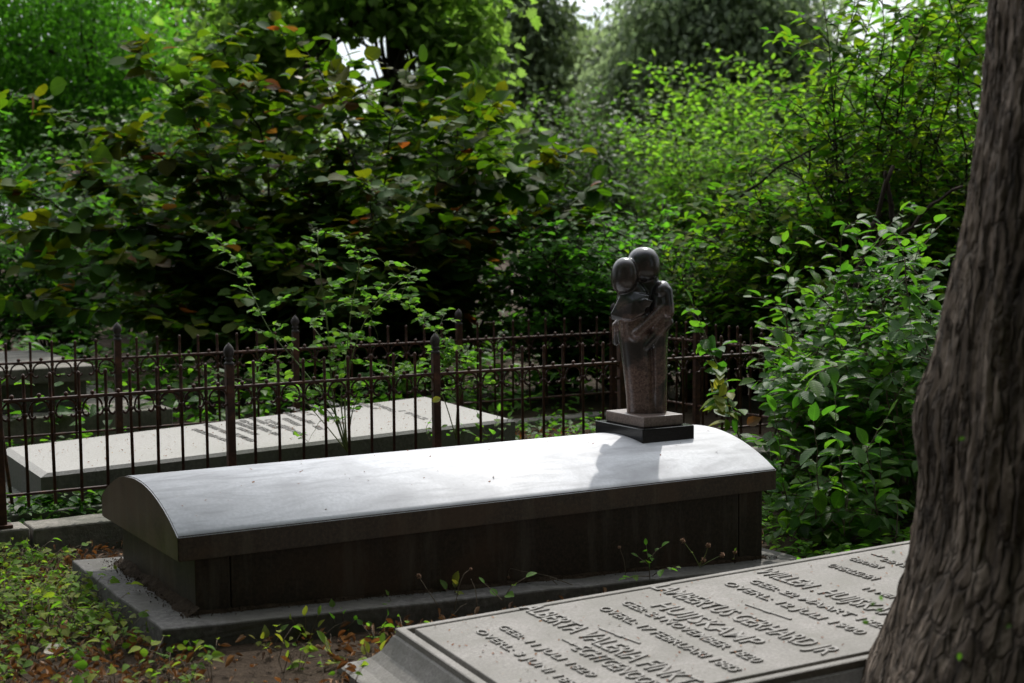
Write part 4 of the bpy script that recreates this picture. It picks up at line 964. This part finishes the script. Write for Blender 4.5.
# ------------------------------------------------------------------ foreground tree
def front_tree():
    base = np.array([1.30, 3.10, 0.0])
    t = thing('large_tree', 'massive dark tree with furrowed bark in the right foreground', 'tree')
    n, m = 420, 300; zmax = 6.0
    zs = np.concatenate([np.linspace(-.1, 2.1, m-40), np.linspace(2.15, zmax, 40)])
    V = []
    prof_z = [-.1, .25, .45, .60, .80, 1.0, 1.15, 1.45, 2.0, 3.0, 6.0]; prof_r = [.585, .505, .47, .45, .435, .42, .395, .362, .335, .31, .26]
    cx = np.interp(zs, [0, 1.2, 2, 6], [0, .02, .05, .25])
    for k, z in enumerate(zs):
        r0 = np.interp(z, prof_z, prof_r)
        for j in range(n):
            a = 2*math.pi*j/n; ca, sa = math.cos(a), math.sin(a)
            flare = max(0, .55-z)*.28*(.5+.5*math.cos(5*a+1.0)) + .018*math.cos(3*a+.6)
            tw = a + .05*noise.noise(Vector((z*1.3, 0, 5)))
            q = Vector((math.cos(tw)*16, math.sin(tw)*16, z*1.5)); f1 = noise.noise(q)
            q2 = Vector((math.cos(tw)*38, math.sin(tw)*38, z*3.6)); f2 = noise.noise(q2)
            q3 = Vector((math.cos(tw)*3, math.sin(tw)*3, z*1.2)); f3 = noise.noise(q3)
            ridge = (1-abs(f1)*2.6)*.006 + (.5-abs(f2))*.006 + f3*.02
            knob = .034*math.exp(-((z-.80)/.10)**2-((a-2.8)/.45)**2)
            r = r0 + flare + ridge + knob + .006*noise.noise(Vector((ca*70, sa*70, z*13))) + .004*noise.noise(Vector((ca*90, sa*90, z*45)))
            V.append((cx[k]+r*ca, r*sa, z))
    V = np.array(V); i = np.arange(m-1)[:, None]*n; j = np.arange(n)[None]; j2 = (j+1) % n
    F = np.concatenate([np.stack([i+j, i+j2, i+n+j2], -1).reshape(-1, 3), np.stack([i+j, i+n+j2, i+n+j], -1).reshape(-1, 3)])
    o = link('trunk', npmesh('trunk', V, F), M['bark'], t, smooth=True)
    # an ivy stem clinging to the bark, low right
    L_, R_ = [], []
    pts = []
    for u in np.linspace(0, 1, 14):
        a = R(262) + .55*u + .05*math.sin(9*u); z = .10+.62*u**.9; r = np.interp(z, prof_z, prof_r)+.035
        pts.append((np.interp(z, [0, 1.2], [0, .02])+r*math.cos(a), r*math.sin(a), z))
    L_.append(np.array(pts)); R_.append(np.linspace(.014, .005, 14))
    link('ivy_stem', tubes('ivy_stem', L_, R_, 6), M['greystem'], t)
    # unseen crown above the picture, set back and dense to cut sky light
    T_, Rd, pl = [], [], Plant()
    top = np.array([.25, 0, 6.0])
    for k in range(11):
        a = k*2.4; e = top*[1, 1, .8+.03*k] + np.array([math.cos(a)*rng.uniform(2, 3.6), math.sin(a)*rng.uniform(2, 3.2)-.9, rng.uniform(.6, 3.2)])
        T_.append(curve(top*[1, 1, rng.uniform(.75, 1)], e, (0, 0, .12), 9, .05)); Rd.append(np.linspace(.10, .02, 9))
    link('limbs', tubes('limbs', T_, Rd, 7), M['bark'], t)
    P, D, Nn, S, K = crown_leaves((-.2, -3.2, 7.2), (5.4, 3.0, 2.2), 230, 46, .13, .42, .3)
    pl.leaf(P, D, Nn, S); pl.build(t, KITE, M['maple'], None, fol='crown')
    # small ivy leaves on the bark
    for px, py, d in ((880,620,2.72),(879,612,2.72),(884,604,2.71),(877,628,2.72),(914,393,2.72),(962,446,2.60),(1018,637,2.52),(966,664,2.5),(872,632,2.75),(895,560,2.74)):
        p = sc(px, py, d) - base; iv = Plant(); iv.leaf(p, rng.normal(0, 1, 3)*[1, .3, 1]-[0, 0, .6], np.array([-.5, -1, .5])+rng.normal(0, .3, 3), rng.uniform(.006, .018)); iv.build(t, OVAL, M['rose'], None, fol='ivy_leaf')
    t.location = tuple(base)
front_tree()

# ------------------------------------------------------------------ unseen trees added round the viewer to shade the front of the stones
bt = tree('added_shade_tree', 'unseen leafy tree added behind the viewpoint for shade', (-2.6, -3.2, 0), 5.0, .2, [((-2.6,-3.4,6.2),(3.8,2.2,2.8),190), ((-2.6,-4.0,2.4),(3.6,1.6,2.2),130)], KITE, 'maple', .22, .5, 'unseen trees added around the viewpoint for shade', per=50)
def dup(root, loc, rz, label):
    r = root.copy(); COL.objects.link(r); off = Vector(loc); r.location = off; r.rotation_euler = (0, 0, rz); r['label'] = label
    for ch in list(root.children):
        c = ch.copy(); COL.objects.link(c); c.parent = r
    return r
dup(bt, (3.2, -3.6, 0), 1.3, 'unseen leafy tree added behind the viewpoint on its right, for shade')
dup(bt, (-7.5, .6, 0), 4.2, 'unseen leafy tree added beyond the left edge of the view')
dup(bt, (8.5, 1.5, 0), 2.2, 'unseen leafy tree added beyond the right edge of the view')
dup(bt, (.3, -7.0, 0), 3.0, 'unseen leafy tree added farther behind the viewpoint, for shade')

# ------------------------------------------------------------------ ground cover, litter, weeds
def scatter(npts, xr, yr, keep):
    out = []
    while len(out) < npts:
        x, y = rng.uniform(*xr), rng.uniform(*yr)
        k = keep(x, y)
        if k > 0 and rng.random() < k: out.append((x, y))
    return np.array(out)
def loc_ab(x, y): v = np.array([x, y])-OX; return v@EX, v@EY
def pxy(x, y, z=0): return 512+1503.6*x/y, 228+1503.6*(H-z)/y
def cover():
    """low leafy weeds left of the tomb and in the other bare places"""
    pl = Plant(); st = []
    def keep(x, y):
        a, b = loc_ab(x, y)
        if a > (-.06 if b > .25 else -.10) and -.13 < b < .95 and a < 2.35: return 0
        if b > 1.40: return 0
        px, py = pxy(x, y)
        f = .5 + .9*noise.noise(Vector((x*2.3, y*2.3, 1)))
        if a < -.05: return max(0, min(1, f + .55 - max(0, (py-615))/90)) * (1 if px < 190 else .1)
        if b < -.1 and a < .6: return .025 if px > 190 else .12
        return 0
    pts = scatter(2300, (-3.3, .4), (3.3, 6.6), keep)
    for x, y in pts:
        z = gz(x, y); h = rng.uniform(.01, .10)**1.0*rng.uniform(.5, 1.2); k = rng.integers(2, 6)
        for i in range(k):
            a = rng.uniform(0, 6.28); q = np.array([x+math.cos(a)*h*.7, y+math.sin(a)*h*.7, z+h*rng.uniform(.6, 1.1)])
            pl.leaf(q, (math.cos(a), math.sin(a), rng.uniform(-.4, .3)), rng.normal(0, .45, 3)+[0, -.2, 1], rng.uniform(.010, .040))
            if i < 3: pl.tube(np.array([(x, y, z-.005), (x+math.cos(a)*h*.2, y+math.sin(a)*h*.2, z+h*.6), q]), [.0012, .001, .0008])
    P, D, Nn, S = map(np.concatenate, (pl.P, pl.D, pl.Nn, pl.S))
    r = empty('ground_cover', (-1.9, 4.9, 0)); tag(r, 'low leafy ground cover left of the curved tomb', 'ground cover', kind='stuff')
    L_ = link('leaves', leaves('leaves', OVATE, P, D, Nn, S), M['weed'], r); L2 = link('stalks', tubes('stalks', pl.L, pl.Rd, 4), M['greystem'], r)
    for c in r.children: c.location = (1.9, -4.9, 0)
    # plot interior: strip behind the near kerb, and between slab and far kerb
    pl = Plant()
    def strip(n, a0, a1, b0, b1, s0, s1, hh, zb=None):
        for _ in range(n):
            a, b = rng.uniform(a0, a1), rng.uniform(b0, b1); x, y, _z = W(a, b, 0); z = gz(x, y) if zb is None else zb; h = rng.uniform(.2, 1)*hh
            for i in range(3):
                an = rng.uniform(0, 6.28); q = np.array([x+math.cos(an)*.02, y+math.sin(an)*.02, z+h*rng.uniform(.5, 1)])
                pl.leaf(q, (math.cos(an), math.sin(an), rng.uniform(-.3, .4)), rng.normal(0, .35, 3)+[0, 0, 1], rng.uniform(s0, s1))
    strip(330, -.2, .45, 1.60, 1.76, .02, .05, .12); strip(180, .45, 2.3, 1.60, 1.76, .02, .045, .07); strip(260, 2.3, 3.5, 1.65, 3.0, .02, .05, .10); strip(320, -1.0, 1.2, 2.85, 3.7, .02, .05, .10)
    strip(220, 1.2, 3.5, 3.2, 3.9, .03, .06, .25)
    strip(2600, -3.0, 6.5, 3.3, 8.5, .05, .11, .45)
    P, D, Nn, S = map(np.concatenate, (pl.P, pl.D, pl.Nn, pl.S))
    o = link('plot_weeds', leaves('plot_weeds', OVATE, P, D, Nn, S), M['snow']); tag(o, 'low weeds growing inside and just beyond the railed plot', 'weeds', kind='stuff')
    # right of the tomb
    pl = Plant()
    for _ in range(1900):
        a, b = rng.uniform(2.05, 4.6), rng.uniform(-.45, 1.45); 
        if a < 2.33 and b > -.13: continue
        x, y, _z = W(a, b, 0); z = gz(x, y); h = rng.uniform(.02, .2)*(1 if b > .2 else .5)
        for i in range(3):
            an = rng.uniform(0, 6.28); q = np.array([x+math.cos(an)*.03, y+math.sin(an)*.03, z+h*rng.uniform(.5, 1)])
            pl.leaf(q, (math.cos(an), math.sin(an), rng.uniform(-.3, .4)), rng.normal(0, .35, 3)+[0, 0, 1], rng.uniform(.025, .06))
    P, D, Nn, S = map(np.concatenate, (pl.P, pl.D, pl.Nn, pl.S))
    o = link('undergrowth', leaves('undergrowth', OVATE, P, D, Nn, S), M['rose']); tag(o, 'low green undergrowth right of the curved tomb', 'undergrowth', kind='stuff')
cover()
def litter():
    pl = Plant()
    def keep(x, y):
        a, b = loc_ab(x, y)
        if a > -.10 and -.13 < b < .95 and a < 2.35: return 0
        if b > 1.42: return .35 if 1.6 < b < 3.6 else 0
        px, py = pxy(x, y)
        d = abs(a+.22)
        return min(1, .22 + .7*math.exp(-(d/.25)**2) + (.5 if py > 600 else 0)) * (.25 if 190 < px < 330 and py > 640 else 1)
    pts = scatter(12500, (-3.2, 1.0), (3.3, 8.0), keep)
    n = len(pts); z = np.array([gz(x, y) for x, y in pts]); P = np.column_stack([pts, z+rng.uniform(.003, .03, n)])
    a = rng.uniform(0, 6.28, n); D = np.column_stack([np.cos(a), np.sin(a), rng.normal(0, .28, n)]); Nn = rng.normal(0, .5, (n, 3))+[0, 0, 1]
    T = leaf_template([(.12,.07),(.35,.15),(.6,.14),(.82,.06)], 1.3, -.5)
    o = link('leaf_litter', leaves('leaf_litter', T, P, D, Nn, rng.uniform(.010, .036, n)), M['dry']); tag(o, 'dry orange-brown fallen leaves on the soil', 'fallen leaves', kind='stuff')
    tw = []; 
    for x, y in scatter(900, (-3.2, .6), (3.3, 6.2), keep):
        a = rng.uniform(0, 6.28); l = rng.uniform(.03, .16); z = gz(x, y)+.004; c = np.array([x, y, z])
        tw.append(curve(c, c+np.array([math.cos(a)*l, math.sin(a)*l, rng.uniform(0, .05)*(rng.random() < .4)]), (rng.normal(0, .1), rng.normal(0, .1), .08), 6, .05))
    o = link('dry_twigs', tubes('dry_twigs', tw, [np.linspace(.0016, .0007, 6)]*len(tw), 4), M['greystem']); tag(o, 'thin dry twigs and stalks scattered over the litter', 'twigs', kind='stuff')
    # crumbs of soil
    n = 5000; V, F = [], []
    t0 = np.array([(1,0,0),(-1,0,0),(0,1,0),(0,-1,0),(0,0,1),(0,0,-1)], float); f0 = np.array([(0,2,4),(2,1,4),(1,3,4),(3,0,4),(2,0,5),(1,2,5),(3,1,5),(0,3,5)])
    pts = []
    while len(pts) < n:
        x, y = rng.uniform(-2.8, .6), rng.uniform(3.2, 5.5); a, b = loc_ab(x, y)
        ins = (-.085 < a < 2.28 and -.115 < b < .91)
        if ins: continue
        pts.append((x, y, gz(x, y)))
    # dirt gathered on the plinth, against the chest
    for _ in range(2600):
        if rng.random() < .35:
            a = rng.uniform(-.07, .05); b = rng.uniform(-.05, .85); a = .05-abs(rng.normal(0, .03)); 
        else:
            a = rng.uniform(0, 2.2); b = .012-abs(rng.normal(0, .016))
        x, y, z = W(a, b, -1.105-.041*a); pts.append((x, y, z+rng.uniform(0, .012)))
    bank_v, bank_f = [], []
    def bank(pts2, out, hgt, wid):
        k0 = len(bank_v)
        for i, (a, b) in enumerate(pts2):
            zb_ = -1.105-.041*a
            ww = wid*(.45+.9*abs(noise.noise(Vector((a*7, b*7, 2))))+.25*noise.noise(Vector((a*23, b*23, 4)))); hh = hgt*(.5+1.0*abs(noise.noise(Vector((a*6, b*6, 8)))))
            for q in range(5):
                f = q/4; jz = .0025*noise.noise(Vector((a*60, b*60, q*3.1)))
                bank_v.append(W(a+out[0]*ww*f, b+out[1]*ww*f, zb_+hh*(1-f)**1.5 + (jz if q < 4 else -.004)))
        for i in range(len(pts2)-1):
            for q in range(4):
                v0 = k0+i*5+q; bank_f.append((v0, v0+5, v0+6)); bank_f.append((v0, v0+6, v0+1))
    bank([(.056, b) for b in np.linspace(-.01, .80, 90)], (-1, 0), .035, .075)
    bank([(a, .018) for a in np.linspace(.03, 2.16, 220)], (0, -1), .018, .035)
    ob_ = link('soil_bank', npmesh('soil_bank', bank_v, bank_f), M['soil'], smooth=True); tag(ob_, 'dark soil gathered on the plinth against the chest', 'soil', kind='stuff')
    pts = np.array(pts); n = len(pts); s = rng.uniform(.0008, .0028, n)*rng.uniform(.6, 1.4, n)
    V = pts[:, None]+s[:, None, None]*t0[None]*rng.uniform(.5, 1.5, (n, 6, 1)); F = f0[None]+(np.arange(n)*6)[:, None, None]
    o = link('soil_crumbs', npmesh('soil_crumbs', V.reshape(-1, 3), F.reshape(-1, 3)), M['soil']); tag(o, 'crumbs of dark soil on the ground and plinth', 'soil', kind='stuff')
litter()
def specks():
    T = (np.array([(0,-.3,0),(0,.3,0),(1,.2,.12),(1,-.2,.12)], float), np.array([(0,2,1),(0,3,2)]))
    P, D = [], []
    for _ in range(420):
        v = MW_FRONT @ Vector((rng.uniform(.05, 2.0), -rng.uniform(.05, .83), .003)); P.append(v)
    top = [W(.012,1.755,-.935), W(2.185,1.835,-.882), W(2.235,2.82,-.872), W(.02,2.52,-.9275)]; top = np.array(top)
    for _ in range(520):
        u, v = rng.uniform(.03, .97, 2); p = (1-u)*(1-v)*top[0]+u*(1-v)*top[1]+u*v*top[2]+(1-u)*v*top[3]; P.append(p+[0, 0, .004])
    for _ in range(60):
        b = rng.uniform(.04, .5); Rr = (WL*WL/4+CC*CC)/(2*CC); P.append(W(rng.uniform(.05, 2.15), b, ZT+math.sqrt(Rr*Rr-(b-WL/2)**2)-(Rr-CC)+.001))
    n = len(P); P = np.array([tuple(p) for p in P]); a = rng.uniform(0, 6.28, n)
    D = np.column_stack([np.cos(a), np.sin(a), rng.uniform(0, .4, n)]); Nn = rng.normal(0, .3, (n, 3))+[0, 0, 1]
    o = link('bud_scales', leaves('bud_scales', T, P, D, Nn, rng.uniform(.003, .009, n)), M['speck']); tag(o, 'tiny reddish bud scales littering the pale slabs', 'plant debris', kind='stuff')
specks()
def single(name, label, P, D, Nn, s, T, m, cat='leaf'):
    o = link(name, leaves(name, T, np.zeros((1, 3)), np.array([D], float), np.array([Nn], float), np.array([s])), M[m]); o.location = tuple(P); tag(o, label, cat); return o
v = MW_FRONT @ Vector((0, 0, 0))
single('fallen_leaf', 'bleached whitish dead leaf lying on the ground left of the plinth', sc(32, 655, 4.16), (1, .3, .25), (-.2, -.6, 1), .075, OVATE, 'paper')
single('fallen_leaf', 'small bright orange leaf lying among the raised letters of the front slab', sc(695, 609.5, 4.55)+[0, 0, .006], (1, .2, .2), (0, -.4, 1), .018, SMALL, 'hazelrust')
single('fallen_leaf', 'curled orange-brown leaf beside the right end of the curved tomb', sc(748, 428, 6.0), (.8, .2, .4), (-.3, -1, .4), .07, OVATE, 'hazelrust')
single('yellow_leaf', 'single yellow leaf hanging in front of the middle railing post', sc(431, 402, 6.2), (.7, .2, .35), (0, -1, .4), .042, OVAL, 'yellowing')

# small plants by the tomb and slab
def sprig(label, foot, stems, size, gap, T, m, sm='greystem', name='seedling', cat='plant', group='small weeds round the tomb', heads=None, r=.0016, droop=.1):
    t = thing(name, label, cat, group=group); pl = Plant(); hd = []
    for pts, lf in stems:
        A = np.array([sc(*p) for p in pts])
        k = 4*len(A); s = np.linspace(0, len(A)-1, k); C = np.stack([np.interp(s, np.arange(len(A)), A[:, i]) for i in range(3)], 1)
        for _ in range(2): C[1:-1] = (C[:-2]+2*C[1:-1]+C[2:])/4
        pl.tube(C, np.linspace(r, r*.6, k))
        if lf: leafy(pl, C, gap, size, r, droop=droop, start=lf if lf < 1 else .0)
        if heads: hd.append(C[-1])
    pl.build(t, T, M[m], M[sm], stm='stalk', fol='leaves')
    if heads:
        for h in hd:
            V = unit(rng.normal(size=(60, 3)))*heads; me = tubes('seed_head', [np.array([h, h+q]) for q in V], [[.0011, .0005]]*60, 3); link('seed_head', me, M['dryhead'], t)
    settle(t, sc(*foot)); return t
M['dryhead'] = leaf_mat('dry_seed_head', [(.16,.10,.07),(.24,.16,.12)], .1, .8, .1)
dF = 4.75
sprig('weed with pointed green leaves beside the middle of the front slab edge', (500,603,4.55), [([(500,606,4.55),(508,592,4.55),(524,582,4.55)], .2), ([(500,606,4.55),(492,598,4.55),(482,588,4.55)], .3)], .045, .022, OVAL, 'rose')
sprig('bent dry stalk drooping left above the front slab edge', (560,592,4.8), [([(575,592,4.8),(545,580,4.8),(520,576,4.8),(507,572,4.8),(506,582,4.8)], 0), ([(545,580,4.8),(556,590,4.8),(566,598,4.8)], 0)], .02, .03, SMALL, 'weed', heads=.006)
sprig('upright dry stalk with a small brown head, leftmost above the slab corner', (434,608,4.5), [([(434,610,4.5),(425,596,4.5),(415,580,4.5)], 0)], .02, .03, SMALL, 'weed', 'greystem', heads=.009)
sprig('tall curved dry stalk hooking right at its tip', (451,613,4.5), [([(451,615,4.5),(456,590,4.5),(461,578,4.5),(468,573,4.5)], 0)], .02, .03, SMALL, 'weed', heads=.005)
sprig('short dry stalk with a bent tip beside the tall hooked one', (474,612,4.5), [([(474,612,4.5),(473,595,4.5),(468,583,4.5)], 0)], .02, .03, SMALL, 'weed')
sprig('leafy sprig with one red leaf standing before the dark side of the tomb', (650,580,4.9), [([(650,586,4.9),(648,565,4.9),(646,550,4.9)], .3), ([(650,582,4.9),(640,582,4.85),(625,584,4.8)], .5), ([(652,582,4.9),(662,575,4.85),(676,573,4.8)], .5), ([(648,566,4.9),(656,556,4.9),(662,552,4.9)], .2), ([(648,570,4.9),(638,562,4.9)], .3)], .036, .014, OVAL, 'rose')
sprig('thin sprout with a curled green tip left of the leafy sprig', (626,588,4.9), [([(626,590,4.9),(624,566,4.9),(619,552,4.9)], 0)], .02, .02, SMALL, 'rose', heads=.006)
sprig('burr stalks with round pinkish seed heads at the right end of the dark tomb side', (701,570,4.95), [([(701,574,4.95),(694,560,4.95),(683,546,4.95)], .5), ([(700,570,4.95),(706,562,4.95),(709,551,4.95)], 0), ([(702,572,4.95),(712,566,4.95),(723,561,4.95)], 0), ([(700,572,4.95),(704,566,4.95)], 0)], .015, .03, SMALL, 'weed', 'greenstem', heads=.010)
sprig('small green weed right of the burr stalks', (735,566,5.0), [([(735,566,5.0),(736,558,5.0)], .2)], .025, .01, SMALL, 'weed', heads=.008)
sprig('low weed on the bare soil at the front corner of the plinth', (174,655,4.15), [([(174,660,4.15),(166,648,4.15),(160,652,4.15)], .1), ([(174,660,4.15),(178,640,4.15),(184,645,4.15)], .1), ([(174,660,4.15),(170,642,4.15),(168,640,4.15)], .2)], .035, .014, OVAL, 'weed')
# broad leaved plants at the slab corner, some turning yellow
for i, (px, py, lab, m_) in enumerate(((262,650,'wilting weed with pale yellow leaves, leftmost of the row before the front slab','yellowing'), (300,640,'bushy weed with yellow-green leaves before the dark plinth','yellowing'), (335,632,'fresh green weed in the row left of the front slab','rose'), (330,668,'pale yellowing weed at the bottom edge of the picture','yellowing'), (372,640,'weed leaning on the corner of the front slab','rose'), (366,668,'yellow-green weed against the flank of the front slab','yellowing'), (398,620,'dark green weed just behind the slab corner','rose'), (450,607,'small yellow-green weed at the foot of the hooked stalk','yellowing'), (290,672,'low green weed at the bottom edge, left of the slab base','weed'))):
    d = 1503.6*(H+.03)/(py-228+18); st = []
    for k in range(5):
        dx, dy = rng.uniform(-16, 16), rng.uniform(-30, -10); st.append(([(px, py+16, d), (px+dx*.5, py+dy*.4+6, d), (px+dx, py+dy*.7, d+rng.uniform(-.05, .05))], .45))
    sprig(lab, (px, py+16, d), st, .046 if m_ == 'yellowing' else .034, .022, OVAL if i % 2 else OVATE, m_, droop=.4)
# plants at the plinth's left side, and inside the railings
sprig('wiry plant with reddish leaves on the left side of the plinth', (118,592,4.8), [([(118,596,4.8),(112,580,4.8),(108,570,4.8)], .4), ([(118,596,4.8),(134,584,4.8),(142,588,4.8)], .5), ([(118,596,4.8),(98,584,4.8),(92,592,4.8)], .4), ([(118,596,4.8),(126,612,4.6),(132,604,4.6)], .4)], .032, .018, OVATE, 'weed')
sprig('thin arching weed with yellow-green leaves in front of the kerb, left of the tomb', (100,560,5.6), [([(104,558,5.6),(100,540,5.6),(104,524,5.6),(112,512,5.6)], .3), ([(104,558,5.6),(92,548,5.6),(86,556,5.6)], .4), ([(104,558,5.6),(112,546,5.6),(116,532,5.6)], .4)], .04, .022, OVATE, 'weed')
sprig('dry seeding weed in front of the kerb at the left edge', (30,556,5.6), [([(30,560,5.6),(22,545,5.6),(12,536,5.6)], .5), ([(30,560,5.6),(34,545,5.6),(33,534,5.6)], .5), ([(30,560,5.6),(42,552,5.6),(48,556,5.6)], .3)], .025, .02, SMALL, 'weed', heads=.007)
sprig('leafy weed with lobed leaves between the kerb and the pale slab, left end', (118,478,6.1), [([(118,486,6.1),(110,474,6.1),(98,472,6.1)], .3), ([(118,486,6.1),(122,472,6.1),(126,467,6.1)], .3), ([(118,486,6.1),(132,474,6.1),(140,472,6.1)], .3), ([(118,486,6.1),(104,480,6.1),(92,478,6.1)], .4)], .06, .03, LOBED, 'rose')
sprig('small bright weed peeping over the lid, between two railing bars', (163,468,6.1), [([(163,474,6.1),(160,462,6.1),(166,458,6.1)], .2), ([(163,474,6.1),(168,466,6.1)], .3)], .035, .014, OVATE, 'rose')
sprig('bright green bushy weed at the right end of the pale slab', (490,432,6.75), [([(490,446,6.75),(480,424,6.75),(476,412,6.75)], .3), ([(490,446,6.75),(496,420,6.75),(498,412,6.75)], .3), ([(490,446,6.75),(504,430,6.75),(508,418,6.75)], .3), ([(490,446,6.75),(470,434,6.75),(462,426,6.75)], .3), ([(490,446,6.75),(484,436,6.75),(478,430,6.75)], .3)], .055, .024, OVATE, 'rose')
sprig('small green weed at the foot of the shorter rose bush', (428,436,6.6), [([(428,442,6.6),(424,428,6.6),(430,420,6.6)], .3), ([(428,442,6.6),(434,430,6.6),(440,428,6.6)], .3), ([(440,442,6.6),(450,432,6.6),(462,432,6.6)], .3)], .04, .018, OVAL, 'rose')
